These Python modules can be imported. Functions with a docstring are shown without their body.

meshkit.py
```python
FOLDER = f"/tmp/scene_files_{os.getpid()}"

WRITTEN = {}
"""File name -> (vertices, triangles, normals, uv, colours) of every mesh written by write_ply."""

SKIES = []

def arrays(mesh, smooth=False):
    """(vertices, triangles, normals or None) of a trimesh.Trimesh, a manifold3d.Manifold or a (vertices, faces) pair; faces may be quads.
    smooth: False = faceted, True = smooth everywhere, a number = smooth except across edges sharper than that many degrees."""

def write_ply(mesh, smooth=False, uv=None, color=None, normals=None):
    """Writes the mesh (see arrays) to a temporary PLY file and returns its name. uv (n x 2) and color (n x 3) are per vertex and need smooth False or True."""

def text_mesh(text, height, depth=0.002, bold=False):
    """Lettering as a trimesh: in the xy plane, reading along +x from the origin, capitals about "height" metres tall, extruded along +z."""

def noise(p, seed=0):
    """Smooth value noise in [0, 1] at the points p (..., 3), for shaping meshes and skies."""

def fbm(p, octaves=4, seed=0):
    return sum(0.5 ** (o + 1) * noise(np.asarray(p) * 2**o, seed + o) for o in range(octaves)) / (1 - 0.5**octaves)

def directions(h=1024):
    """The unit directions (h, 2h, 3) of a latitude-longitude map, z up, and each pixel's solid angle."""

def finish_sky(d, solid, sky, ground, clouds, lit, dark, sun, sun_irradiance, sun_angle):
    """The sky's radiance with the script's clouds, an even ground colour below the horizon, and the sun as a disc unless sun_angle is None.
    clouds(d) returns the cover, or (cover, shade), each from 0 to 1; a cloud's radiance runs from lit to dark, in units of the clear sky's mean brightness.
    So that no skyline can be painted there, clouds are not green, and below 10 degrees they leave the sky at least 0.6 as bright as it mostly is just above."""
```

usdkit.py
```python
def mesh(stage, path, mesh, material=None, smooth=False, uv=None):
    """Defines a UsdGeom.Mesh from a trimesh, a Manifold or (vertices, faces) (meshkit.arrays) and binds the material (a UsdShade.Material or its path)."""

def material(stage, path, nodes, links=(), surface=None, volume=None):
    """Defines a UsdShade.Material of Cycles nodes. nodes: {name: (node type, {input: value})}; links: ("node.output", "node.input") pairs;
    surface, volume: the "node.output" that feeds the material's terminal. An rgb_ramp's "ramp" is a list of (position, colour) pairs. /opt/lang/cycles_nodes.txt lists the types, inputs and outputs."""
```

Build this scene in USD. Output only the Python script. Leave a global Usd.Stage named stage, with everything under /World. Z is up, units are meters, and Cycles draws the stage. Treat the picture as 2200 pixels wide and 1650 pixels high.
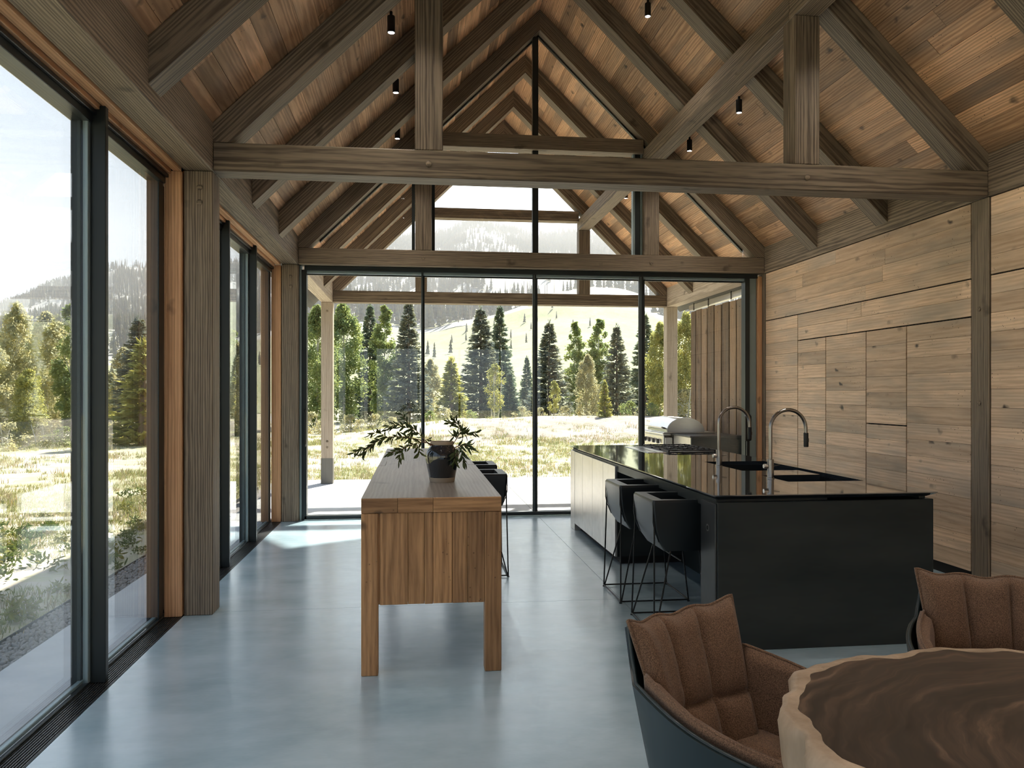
import math, random
import numpy as np
import trimesh
import manifold3d as m3
import usdkit, meshkit
from pxr import Usd, UsdGeom, UsdLux, UsdShade, Gf, Sdf, Vt

rnd = random.Random(7)
rng = np.random.default_rng(7)
stage = Usd.Stage.CreateInMemory()
UsdGeom.SetStageUpAxis(stage, 'Z')
UsdGeom.SetStageMetersPerUnit(stage, 1.0)
UsdGeom.Xform.Define(stage, '/World')
UsdGeom.Scope.Define(stage, '/World/Looks')

# ------------------------------------------------------------------ camera, sky, sun, exposure
FPX, YAW, EYE = 1684.0, math.degrees(math.atan(207 / 1684.0)), 1.5
EXPOSURE = 0.25
SKY_STRENGTH = 1.0
SUN_STRENGTH = 4.5
SPOT_STRENGTH = 2700.0                     # radiance of a spotlight's lens
cam = UsdGeom.Camera.Define(stage, '/World/camera')
cam.CreateHorizontalApertureAttr(36.0)
cam.CreateVerticalApertureAttr(27.0)
cam.CreateFocalLengthAttr(36.0 * FPX / 2200.0)
cam.CreateVerticalApertureOffsetAttr(36.0 * 19 / 2200.0)
cam.CreateClippingRangeAttr(Gf.Vec2f(0.05, 6000.0))
cam.CreateExposureAttr(EXPOSURE)
cx = UsdGeom.Xformable(cam)
cx.AddTranslateOp().Set(Gf.Vec3d(0, 0, EYE))
cx.AddRotateXYZOp().Set(Gf.Vec3f(90, 0, -YAW))

SUN = np.array([0.45, 0.97, 1.0]); SUN /= np.linalg.norm(SUN)      # towards the sun
dome = UsdLux.DomeLight.Define(stage, '/World/sky')
dome.CreateIntensityAttr(1.0)
sky_mat = usdkit.material(stage, '/World/Looks/sky_look', {
    'tc': ('texture_coordinate', {}),
    'sep': ('separate_xyz', {}),
    'ramp': ('rgb_ramp', {'ramp': [(0.0, (0.76, 0.78, 0.83)), (0.12, (0.70, 0.765, 0.87)), (0.25, (0.53, 0.64, 0.80)), (0.5, (0.54, 0.68, 0.90)), (1.0, (0.58, 0.76, 1.06))]}),
    'bg': ('background_shader', {'strength': SKY_STRENGTH}),
}, [('tc.generated', 'sep.vector'), ('sep.z', 'ramp.fac'), ('ramp.color', 'bg.color')], surface='bg.background')
UsdShade.MaterialBindingAPI.Apply(dome.GetPrim()).Bind(sky_mat)
sun = UsdLux.DistantLight.Define(stage, '/World/sun')
sun.CreateIntensityAttr(SUN_STRENGTH)
sun.CreateAngleAttr(0.9); sun.CreateNormalizeAttr(True)
sun.CreateColorAttr(Gf.Vec3f(1.0, 0.93, 0.82))
az = math.degrees(math.atan2(SUN[1], SUN[0])); el = math.degrees(math.asin(SUN[2]))
sx = UsdGeom.Xformable(sun)                                          # a distant light shines along its -z
sx.AddRotateZOp().Set(az + 90)
sx.AddRotateXOp().Set(90 - el)

# ------------------------------------------------------------------ helpers
USED = {}
def fresh(parent, name):
    k = f'{parent}/{name}'
    n = USED.get(k, -1) + 1
    USED[k] = n
    return k if n == 0 else f'{k}_{n:03d}'
def path_of(p):
    return '/World' if p is None else (p if isinstance(p, str) else str(p.GetPath()))
def tag(p, label=None, cat=None, group=None, kind=None):
    p = p.GetPrim() if hasattr(p, 'GetPrim') else p
    for k, v in (('label', label), ('category', cat), ('group', group), ('kind', kind)):
        if v: p.SetCustomDataByKey(k, v)
    return p
def thing(name, label, cat, loc=(0, 0, 0), rotz=0, group=None, kind=None):
    x = UsdGeom.Xform.Define(stage, fresh('/World', name))
    x.AddTranslateOp().Set(Gf.Vec3d(*map(float, loc)))
    if rotz: x.AddRotateZOp().Set(float(rotz))
    return tag(x.GetPrim(), label, cat, group, kind)
def struct(name, label=None):
    return tag(UsdGeom.Xform.Define(stage, fresh('/World', name)).GetPrim(), label, None, None, 'structure')
def copy(src, loc, rotz=0, label=None, cat=None, group=None, scale=None):
    was = src.GetCustomData()
    x = UsdGeom.Xform.Define(stage, fresh('/World', src.GetName().rsplit('_0', 1)[0] if src.GetName()[-3:].isdigit() else src.GetName()))
    x.GetPrim().GetReferences().AddInternalReference(src.GetPath())
    x.GetPrim().SetInstanceable(True)
    x.ClearXformOpOrder()
    for op in list(x.GetPrim().GetProperties()):
        pass
    xf = Gf.Matrix4d().SetScale(Gf.Vec3d(*(scale or (1, 1, 1)))) * Gf.Matrix4d().SetRotate(Gf.Rotation(Gf.Vec3d(0, 0, 1), rotz)) * Gf.Matrix4d().SetTranslate(Gf.Vec3d(*map(float, loc)))
    x.AddTransformOp(opSuffix='place').Set(xf)
    return tag(x.GetPrim(), label or was.get('label'), cat or was.get('category'), group or was.get('group'))
def obj(parent, name, mesh, mat, smooth=False, label=None, xf=None, kind=None):
    p = fresh(path_of(parent), name)
    m = usdkit.mesh(stage, p, mesh, LOOK[mat] if isinstance(mat, str) else mat, smooth)
    par = None if parent is None or isinstance(parent, str) else stage.GetPrimAtPath(path_of(parent))
    if par and par.IsA(UsdGeom.Mesh):                                    # a sub-part: undo the part's own frame
        pm = UsdGeom.Xformable(par).GetLocalTransformation()
        pm = pm[0] if isinstance(pm, tuple) else pm
        if pm != Gf.Matrix4d(1): xf = (xf if xf is not None else Gf.Matrix4d(1)) * pm.GetInverse()
    if xf is not None: m.AddTransformOp().Set(xf)
    if label: m.GetPrim().SetCustomDataByKey('label', label)
    if kind: m.GetPrim().SetCustomDataByKey('kind', kind)
    return m.GetPrim()

def frame_of(axis, origin):
    a = np.array(axis, float); a /= np.linalg.norm(a)
    up = np.array([0, 0, 1.0]) if abs(a[2]) < .95 else np.array([0, 1.0, 0])
    b = np.cross(up, a); b /= np.linalg.norm(b); c = np.cross(a, b)
    return np.stack([a, b, c]), np.array(origin, float)
def wood(parent, name, mesh, mat, axis=(1, 0, 0), smooth=False, label=None):
    """A mesh given in the parent's space, stored in its own frame with x along the grain."""
    v, f, _ = meshkit.arrays(mesh)
    R, o = frame_of(axis, v.mean(0))
    loc = (v - o) @ R.T
    M = Gf.Matrix4d(1)
    for i in range(3):
        for j in range(3): M[i, j] = float(R[i, j])
    M.SetTranslateOnly(Gf.Vec3d(*map(float, o)))
    return obj(parent, name, (loc, f), mat, smooth, label, M)

def hull(pts):
    h = m3.Manifold.hull_points(np.asarray(pts, float))
    return h
def box(x0, x1, y0, y1, z0, z1, c=0.0):
    """Box, its edges chamfered by c."""
    if x0 > x1: x0, x1 = x1, x0
    if y0 > y1: y0, y1 = y1, y0
    if z0 > z1: z0, z1 = z1, z0
    if c <= 0:
        return trimesh.creation.box(bounds=[[x0, y0, z0], [x1, y1, z1]])
    P = []
    for x, dx in ((x0, c), (x1, -c)):
        for y, dy in ((y0, c), (y1, -c)):
            for z, dz in ((z0, c), (z1, -c)):
                P += [(x, y + dy, z + dz), (x + dx, y, z + dz), (x + dx, y + dy, z)]
    m = hull(P).to_mesh()
    return trimesh.Trimesh(m.vert_properties[:, :3], m.tri_verts, process=False)
def cat(ms):
    return trimesh.util.concatenate([as_tm(m) for m in ms])
def as_tm(m):
    v, f, _ = meshkit.arrays(m)
    return trimesh.Trimesh(v, f, process=False)
def cyl(p0, p1, r0, r1=None, n=16):
    r1 = r0 if r1 is None else r1
    return tube([p0, p1], [r0, r1], n)
def tube(pts, rad, n=8, cap=True):
    p = np.asarray(pts, float); rad = np.broadcast_to(np.asarray(rad, float), (len(p),))
    t = np.gradient(p, axis=0); t /= np.linalg.norm(t, axis=1, keepdims=True) + 1e-12
    ref = np.array([0, 0, 1.0]) if abs(t[0, 2]) < .9 else np.array([1.0, 0, 0])
    a = np.cross(t[0], ref); a /= np.linalg.norm(a)
    A = []
    for k in range(len(p)):
        a = a - t[k] * (a @ t[k]); a /= np.linalg.norm(a); A.append(a.copy())
    A = np.array(A); B = np.cross(t, A)
    ang = np.arange(n) * 2 * np.pi / n
    v = p[:, None] + rad[:, None, None] * (np.cos(ang)[None, :, None] * A[:, None] + np.sin(ang)[None, :, None] * B[:, None])
    f = []
    for i in range(len(p) - 1):
        for j in range(n):
            q = (i * n + j, i * n + (j + 1) % n, (i + 1) * n + (j + 1) % n, (i + 1) * n + j)
            f += [(q[0], q[1], q[2]), (q[0], q[2], q[3])]
    v = v.reshape(-1, 3)
    if cap:
        b = len(v); v = np.vstack([v, p[0], p[-1]])
        for j in range(n):
            f.append((b, (j + 1) % n, j)); e = (len(p) - 1) * n
            f.append((b + 1, e + j, e + (j + 1) % n))
    return trimesh.Trimesh(v, np.array(f), process=False)
def lathe(prof, n=40):
    m = trimesh.creation.revolve(np.array(prof, float), sections=n)
    return m
def prism(poly2, ax, lo, hi):
    """Polygon (a list of 2-D points) extruded along axis ax from lo to hi; the points give the other two coordinates in order."""
    cs = m3.CrossSection([np.array(poly2, float)], m3.FillRule.NonZero)
    m = m3.Manifold.extrude(cs, hi - lo).to_mesh()
    v = m.vert_properties[:, :3].astype(float); f = m.tri_verts
    if ax == 2: v = v + [0, 0, lo]
    elif ax == 1: v = np.stack([v[:, 0], v[:, 2] + lo, v[:, 1]], 1); f = f[:, ::-1]
    else: v = np.stack([v[:, 2] + lo, v[:, 0], v[:, 1]], 1)
    return trimesh.Trimesh(v, f, process=False)
def spline(pts, n):
    from scipy.interpolate import CubicSpline
    p = np.asarray(pts, float); s = np.r_[0, np.cumsum(np.linalg.norm(np.diff(p, axis=0), axis=1))]
    return CubicSpline(s, p)(np.linspace(0, s[-1], n))

# ------------------------------------------------------------------ materials
LOOK = {}
def plain(name, col, rough=.5, metal=0., **kw):
    LOOK[name] = usdkit.material(stage, f'/World/Looks/{name}', {'p': ('principled_bsdf', dict(base_color=col, roughness=rough, metallic=metal, **kw))}, surface='p.BSDF')
def mottled(name, c0, c1, scale=6., rough=.5, metal=0., r_var=0.0, bump=0.0, stretch=(1, 1, 1), detail=5., lo=.3, hi=.7, fine=None, **kw):
    n = {'tc': ('texture_coordinate', {}), 'mp': ('mapping', {'scale': stretch}),
         'n': ('noise_texture', {'scale': scale, 'detail': detail, 'roughness': .6}),
         'r': ('rgb_ramp', {'ramp': [(lo, c0), (hi, c1)]}),
         'rr': ('map_range', {'from_min': .3, 'from_max': .7, 'to_min': rough - r_var, 'to_max': rough + r_var}),
         'p': ('principled_bsdf', dict(metallic=metal, **kw))}
    l = [('tc.object', 'mp.vector'), ('mp.vector', 'n.vector'), ('n.fac', 'r.fac'), ('r.color', 'p.base_color'), ('n.fac', 'rr.value'), ('rr.result', 'p.roughness')]
    if bump:
        n['n2'] = ('noise_texture', {'scale': fine or scale * 8, 'detail': 3.})
        n['b'] = ('bump', {'strength': bump, 'distance': .01})
        l += [('mp.vector', 'n2.vector'), ('n2.fac', 'b.height'), ('b.normal', 'p.normal')]
    LOOK[name] = usdkit.material(stage, f'/World/Looks/{name}', n, l, surface='p.BSDF')

def wood_look(name, dark, light, grey=None, ring=26., ring_mix=.55, rough=.55, tone=(.8, 1.15), knots=.5, knot_col=None, speck=.0, bump=.25, hue=.0, spec=.4, grey_amt=.0, fibre=(1.6, 55, 55), dist=5., along=.07, kscale=(2.2, 4.2, 4.2)):
    """Sawn wood, the grain along the mesh's own x: rings, fibres, knots, nail specks, a tone of its own per board."""
    knot_col = knot_col or tuple(c * .28 for c in dark)
    grey = grey or light
    n = {
        'tc': ('texture_coordinate', {}), 'oi': ('object_info', {}),
        'off': ('vector_math', {'math_type': 'scale', 'vector1': (31., .46, .36)}), 'ofc': ('vector_math', {'math_type': 'add', 'vector2': (0., -.23, -.12)}),
        'pos': ('vector_math', {'math_type': 'add'}),
        'mr': ('mapping', {'scale': (along, 1., 1.)}),
        'wv': ('wave_texture', {'wave_type': 'rings', 'rings_direction': 'x', 'scale': ring, 'distortion': dist, 'detail': 3., 'detail_scale': 1.6, 'detail_roughness': .55}),
        'mf': ('mapping', {'scale': fibre}),
        'nf': ('noise_texture', {'scale': 1., 'detail': 5., 'roughness': .65}),
        'mb': ('mapping', {'scale': (.9, 4.5, 4.5)}),
        'nb': ('noise_texture', {'scale': 1., 'detail': 3., 'roughness': .6}),
        'a1': ('math', {'math_type': 'multiply', 'value2': ring_mix}),
        'a2': ('math', {'math_type': 'multiply_add', 'value2': 1. - ring_mix}),
        'cr': ('rgb_ramp', {'ramp': [(.22, dark), (.5, tuple(.5 * (a + b) for a, b in zip(dark, light))), (.78, light)]}),
        'gm': ('mix_color', {'blend_type': 'mix', 'b': grey}),
        'gf': ('map_range', {'from_min': .45, 'from_max': .75, 'to_min': 0., 'to_max': grey_amt, 'clamp': True}),
        'mk': ('mapping', {'scale': kscale}),
        'kn': ('noise_texture', {'scale': 9., 'detail': 2.}), 'ks': ('vector_math', {'math_type': 'scale', 'scale': .55}), 'ka': ('vector_math', {'math_type': 'add'}),
        'kq': ('noise_texture', {'scale': 2.7, 'detail': 1.}), 'kw': ('map_range', {'from_min': .40, 'from_max': .62, 'to_min': .10, 'to_max': 1., 'clamp': True}), 'kz': ('math', {'math_type': 'multiply'}),
        'vk': ('voronoi_texture', {'scale': 1., 'randomness': 1.}),
        'kr': ('map_range', {'from_min': .07, 'from_max': .19, 'to_min': knots, 'to_max': 0., 'clamp': True}),
        'km': ('mix_color', {'b': knot_col}),
        'hv': ('hsv', {}),
        'tv': ('map_range', {'from_min': 0., 'from_max': 1., 'to_min': tone[0], 'to_max': tone[1]}),
        'tsv': ('vector_math', {'math_type': 'fraction'}),
        'p': ('principled_bsdf', {'roughness': rough, 'specular_ior_level': spec}),
        'b': ('bump', {'strength': bump, 'distance': .003}),
    }
    l = [('oi.random', 'off.scale'), ('tc.object', 'pos.vector1'), ('off.vector', 'ofc.vector1'), ('ofc.vector', 'pos.vector2'),
         ('pos.vector', 'mr.vector'), ('mr.vector', 'wv.vector'), ('pos.vector', 'mf.vector'), ('mf.vector', 'nf.vector'),
         ('pos.vector', 'mb.vector'), ('mb.vector', 'nb.vector'),
         ('wv.fac', 'a1.value1'), ('nf.fac', 'a2.value1'), ('a1.value', 'a2.value3'), ('a2.value', 'cr.fac'),
         ('nb.fac', 'gf.value'), ('gf.result', 'gm.fac'), ('cr.color', 'gm.a'),
         ('pos.vector', 'mk.vector'), ('pos.vector', 'kn.vector'), ('kn.color', 'ks.vector1'), ('mk.vector', 'ka.vector1'), ('ks.vector', 'ka.vector2'), ('ka.vector', 'vk.vector'), ('pos.vector', 'kq.vector'), ('kq.fac', 'kw.value'), ('vk.distance', 'kr.value'), ('kr.result', 'kz.value1'), ('kw.result', 'kz.value2'), ('kz.value', 'km.fac'), ('gm.result', 'km.a'),
         ('oi.random', 'tv.value'), ('tv.result', 'hv.value'), ('a2.value', 'b.height'), ('b.normal', 'p.normal')]
    last = 'km.result'
    if speck:
        n['vs'] = ('voronoi_texture', {'scale': 30., 'randomness': 1.})
        n['ns'] = ('noise_texture', {'scale': 3.2, 'detail': 1.})
        n['s1'] = ('map_range', {'from_min': .06, 'from_max': .17, 'to_min': 1., 'to_max': 0., 'clamp': True})
        n['s2'] = ('map_range', {'from_min': .56, 'from_max': .64, 'to_min': 0., 'to_max': speck, 'clamp': True})
        n['sm'] = ('math', {'math_type': 'multiply'})
        n['sx'] = ('mix_color', {'b': tuple(c * .12 for c in dark)})
        l += [('pos.vector', 'vs.vector'), ('vs.distance', 's1.value'), ('pos.vector', 'ns.vector'), ('ns.fac', 's2.value'), ('s1.result', 'sm.value1'), ('s2.result', 'sm.value2'), ('sm.value', 'sx.fac'), (last, 'sx.a')]
        last = 'sx.result'
    l += [(last, 'hv.color'), ('hv.color', 'p.base_color')]
    LOOK[name] = usdkit.material(stage, f'/World/Looks/{name}', n, l, surface='p.BSDF')

wood_look('beam_wood', (.074, .055, .039), (.295, .228, .160), ring=21., ring_mix=.36, rough=.6, tone=(.85, 1.12), knots=.6, bump=.3, spec=.35, dist=5.5, along=.06, fibre=(1.2, 70, 70))
wood_look('porch_wood', (.26, .205, .15), (.56, .46, .36), ring=21., ring_mix=.34, rough=.6, tone=(.92, 1.08), knots=.6, bump=.3, spec=.3, dist=5.5, along=.06, fibre=(1.2, 70, 70))  # lighter copy of beam_wood, light bounced off the porch put into its colour
wood_look('wall_wood', (.53, .345, .21), (.86, .635, .44), grey=(.34, .285, .225), grey_amt=.8, ring=14., ring_mix=.22, rough=.48, tone=(.74, 1.12), knots=.95, knot_col=(.05, .035, .025), speck=1., bump=.12, along=.12, fibre=(2.2, 34, 34), kscale=(4.2, 7.0, 7.0))
wood_look('ceiling_wood', (.40, .205, .10), (.82, .50, .285), grey=(.26, .19, .135), grey_amt=.8, ring=15., ring_mix=.38, rough=.55, tone=(.50, 1.2), knots=.95, knot_col=(.05, .032, .02), speck=1., bump=.12, along=.1, fibre=(2.0, 36, 36), kscale=(3.4, 6.0, 6.0))
wood_look('trim_wood', (.46, .22, .095), (.78, .45, .24), ring=20., ring_mix=.3, rough=.55, tone=(.95, 1.05), knots=.75, knot_col=(.10, .045, .02), bump=.1, along=.05)
wood_look('oak_wood', (.20, .092, .034), (.62, .335, .15), grey=(.12, .058, .025), grey_amt=.5, ring=15., ring_mix=.16, rough=.5, tone=(.72, 1.15), knots=.95, knot_col=(.016, .010, .006), speck=.6, bump=.3, along=.10, fibre=(3.0, 42, 42))
wood_look('oak_top_wood', (.14, .118, .10), (.27, .235, .205), ring=14., ring_mix=.22, rough=.32, tone=(.95, 1.05), knots=.7, bump=.2, spec=.55, along=.08)
wood_look('barn_wood', (.075, .040, .020), (.40, .26, .155), grey=(.20, .165, .13), grey_amt=.85, ring=16., ring_mix=.3, rough=.8, tone=(.55, 1.25), knots=.9, speck=1., bump=.7, along=.1)
plain('dark_gap', (.012, .010, .009), .9)
plain('frame_metal', (.022, .028, .029), .38, .35)
plain('frame_light', (.26, .33, .34), .42, .4)
plain('black_metal', (.012, .012, .012), .42, .3)
plain('steel', (.55, .54, .52), .3, 1.)
plain('steel_bright', (.75, .74, .72), .22, 1.)
plain('chrome_dark', (.30, .28, .26), .22, 1.)
mottled('door_steel', (.60, .56, .52), (.70, .66, .61), 2.2, .34, .9, .03)
mottled('patina_steel', (.016, .021, .022), (.042, .046, .044), 1.6, .42, .55, .07, stretch=(.5, 1, 2.2))
plain('counter_black', (.015, .018, .021), .055, 0., ior=3.3, coat_weight=.6, coat_roughness=.03)
plain('sink_black', (.008, .011, .014), .3, .2)
plain('cast_iron', (.012, .012, .013), .5, .3)
mottled('grille_metal', (.035, .037, .038), (.06, .06, .06), 6., .4, .6)
mottled('concrete_floor', (.268, .385, .448), (.390, .495, .562), 1.3, .30, 0., .07, bump=.04, stretch=(1., 1.7, 1), fine=60., detail=7., ior=1.8, specular_tint=(.82, .93, 1.), coat_weight=.8, coat_roughness=.22, coat_ior=1.6)
mottled('concrete_out', (.40, .40, .40), (.52, .51, .50), 2.0, .75, 0., 0.05, bump=.1, fine=40.)
plain('leather_black', (.0045, .0062, .007), .36, 0., coat_weight=.12, coat_roughness=.22)
plain('shell_green', (.004, .012, .0135), .36)
LOOK['spot_lens'] = usdkit.material(stage, '/World/Looks/spot_lens', {'e': ('emission', {'color': (1., .92, .82), 'strength': SPOT_STRENGTH})}, surface='e.emission')
plain('glaze_black', (.007, .009, .010), .05, 0., coat_weight=1., coat_roughness=.02)
plain('clay', (.36, .29, .21), .8)
plain('stem_wood', (.16, .085, .045), .7)
plain('roof_metal', (.05, .05, .05), .6)
plain('roof_soffit', (.74, .65, .50), .6)
plain('edging_steel', (.04, .035, .03), .6, .4)
plain('post_shoe', (.17, .16, .14), .5, .4)
def fabric():
    n = {'tc': ('texture_coordinate', {}), 'n': ('noise_texture', {'scale': 300., 'detail': 3., 'roughness': .7}), 'n2': ('noise_texture', {'scale': 700., 'detail': 1.}),
         'r': ('rgb_ramp', {'ramp': [(.34, (.065, .036, .021)), (.66, (.25, .145, .088))]}), 'b': ('bump', {'strength': .5, 'distance': .002}),
         'p': ('principled_bsdf', {'roughness': .9, 'sheen_weight': .15, 'specular_ior_level': .2})}
    LOOK['tweed'] = usdkit.material(stage, '/World/Looks/tweed', n, [('tc.object', 'n.vector'), ('tc.object', 'n2.vector'), ('n.fac', 'r.fac'), ('r.color', 'p.base_color'), ('n2.fac', 'b.height'), ('b.normal', 'p.normal')], surface='p.BSDF')
fabric()
def glass():
    n = {'lw': ('layer_weight', {'blend': .5}), 'pw': ('math', {'math_type': 'power', 'value2': 4.2}), 'mr': ('math', {'math_type': 'multiply_add', 'value2': .9, 'value3': .045}),
         't': ('transparent_bsdf', {'color': (.965, .985, .98)}), 'g': ('glossy_bsdf', {'color': (.95, .98, 1.), 'roughness': .0}), 'm': ('mix_closure', {})}
    LOOK['pane_glass'] = usdkit.material(stage, '/World/Looks/pane_glass', n, [('lw.facing', 'pw.value1'), ('pw.value', 'mr.value1'), ('mr.value', 'm.fac'), ('t.BSDF', 'm.closure1'), ('g.BSDF', 'm.closure2')], surface='m.closure')
glass()
def leaf_look(name, c, trans=.45, var=.35):
    c2 = tuple(x * v for x, v in zip(c, (1.5, 1.25, .8)))
    n = {'tc': ('texture_coordinate', {}), 'n': ('noise_texture', {'scale': 3.1, 'detail': 3.}), 'gi': ('geometry', {}),
         'ri': ('map_range', {'from_min': 0., 'from_max': 1., 'to_min': 1. - var, 'to_max': 1. + var}), 'oi': ('object_info', {}),
         'hv': ('hsv', {}), 'r': ('rgb_ramp', {'ramp': [(.35, c), (.65, c2)]}),
         'd': ('diffuse_bsdf', {}), 't': ('translucent_bsdf', {}), 'm': ('mix_closure', {'fac': trans})}
    LOOK[name] = usdkit.material(stage, f'/World/Looks/{name}', n, [('tc.object', 'n.vector'), ('n.fac', 'r.fac'), ('gi.random_per_island', 'ri.value'), ('ri.result', 'hv.value'), ('r.color', 'hv.color'), ('hv.color', 'd.color'), ('hv.color', 't.color'), ('d.BSDF', 'm.closure1'), ('t.BSDF', 'm.closure2')], surface='m.closure')
leaf_look('spruce_green', (.22, .30, .25), .42)
leaf_look('spruce_blue', (.28, .335, .315), .42)
leaf_look('aspen_green', (.31, .41, .20), .55)
leaf_look('willow_pale', (.55, .57, .41), .55)
leaf_look('sapling_yellow', (.44, .48, .20), .55)
leaf_look('olive_leaf', (.15, .205, .115), .4, .3)
leaf_look('grass_green', (.31, .35, .17), .4)
leaf_look('grass_dry', (.44, .39, .27), .3)
leaf_look('far_conifer', (.25, .27, .25), .2)
plain('bark', (.20, .16, .12), .9)
plain('bark_pale', (.50, .47, .40), .8)
mottled('gravel_stone', (.13, .12, .115), (.34, .31, .29), 14., .85)
def ground_look(name, cols, s1=.35, s2=3.0):
    n = {'g': ('geometry', {}), 'n1': ('noise_texture', {'scale': s1, 'detail': 5., 'roughness': .6}), 'n2': ('noise_texture', {'scale': s2, 'detail': 6., 'roughness': .7}),
         'mx': ('math', {'math_type': 'multiply_add', 'value2': .5}), 'h': ('math', {'math_type': 'multiply', 'value2': .5}), 'r': ('rgb_ramp', {'ramp': cols}), 'p': ('principled_bsdf', {'roughness': .95, 'specular_ior_level': .1})}
    LOOK[name] = usdkit.material(stage, f'/World/Looks/{name}', n, [('g.position', 'n1.vector'), ('g.position', 'n2.vector'), ('n1.fac', 'h.value1'), ('n2.fac', 'mx.value1'), ('h.value', 'mx.value3'), ('mx.value', 'r.fac'), ('r.color', 'p.base_color')], surface='p.BSDF')
ground_look('lawn_soil', [(.36, (.31, .31, .16)), (.47, (.385, .36, .23)), (.56, (.45, .39, .31)), (.66, (.49, .42, .36))])
ground_look('bank_soil', [(.36, (.20, .18, .12)), (.48, (.275, .235, .20)), (.62, (.33, .28, .25))], .5, 4.)
ground_look('meadow_grass', [(.34, (.185, .215, .105)), (.5, (.26, .265, .155)), (.66, (.34, .305, .215))], .02, .25)
ground_look('mountain_soil', [(.34, (.24, .25, .23)), (.5, (.33, .32, .29)), (.66, (.42, .385, .345))], .008, .06)

# ------------------------------------------------------------------ plan of the house
XL, XR, XC = -1.36, 4.345, 1.492         # inner faces of the wall plates, ridge
ZB, ZC = 3.0, 3.33                       # underside of the plates, ceiling where it meets them
M = .985                                 # roof pitch
ZR = ZC + M * (XR - XC)                  # ceiling at the ridge
ZRB = 5.892                              # underside of the rafters at the ridge
Y0 = -7.0
T = [5.5, 9.37, 13.22]                   # front faces of the three trusses
def zc(x): return ZR - M * abs(x - XC)
def zrb(x): return ZRB - M * abs(x - XC)

# floor slabs with saw-cut joints
floor = struct('floor', 'polished blue-grey concrete floor with thin saw-cut joints')
obj(floor, 'base', box(-1.66, 4.37, Y0, 9.56, -.2, -.012), 'dark_gap')
J = .003
for x0, x1 in ((-1.55, 1.48), (1.48, 4.37)):
    for y0, y1 in ((Y0, -3.2), (-3.2, -.3), (-.3, 2.6), (2.6, 5.57), (5.57, 9.53)):
        obj(floor, 'slab', box(x0 + J / 2, x1 - J / 2 + (.03 if x1 > 4 else 0), y0 + J / 2, y1 - J / 2, -.012, 0), 'concrete_floor')

# right wall: reclaimed horizontal boards with flush doors
wall_r = struct('wall_right', 'reclaimed tan horizontal board wall with flush hidden doors')
for a_, b_ in ((Y0, 5.497), (5.693, 9.367)): obj(wall_r, 'backing', box(4.385, 4.62, a_, b_, 0, 2.998), 'dark_gap')
XW = 4.352
def wall_rows(y0, y1, z0, z1, nrow, butt, gap0=.004, gap1=.004):
    """Rows of boards filling a panel, butt joints at random when wide."""
    h = (z1 - z0) / nrow
    for k in range(nrow):
        ys = [y0 + gap0]
        while butt and y1 - ys[-1] > 2.4:
            ys.append(ys[-1] + rnd.uniform(1.1, 2.2))
            if y1 - ys[-1] < .7: ys.pop(); break
        ys.append(y1 - gap1)
        for a, b in zip(ys, ys[1:]):
            d = rnd.uniform(0, .0022)
            zz = z0 + (.004 if k == 0 else .0006), z1 - (.004 if k == nrow - 1 else 0)
            wood(wall_r, 'plank', box(XW + d, XW + .03, a + .0007, b - .0007, max(z0 + k * h + .0007, zz[0]), min(z0 + (k + 1) * h - .0007, zz[1]), .0012), 'wall_wood', (0, 1, 0))
wall_rows(5.70, 9.36, 2.402, 2.995, 4, True)
wall_rows(5.70, 8.529, 2.102, 2.398, 2, True)
wall_rows(8.533, 9.36, .085, 2.398, 16, False)
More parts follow.
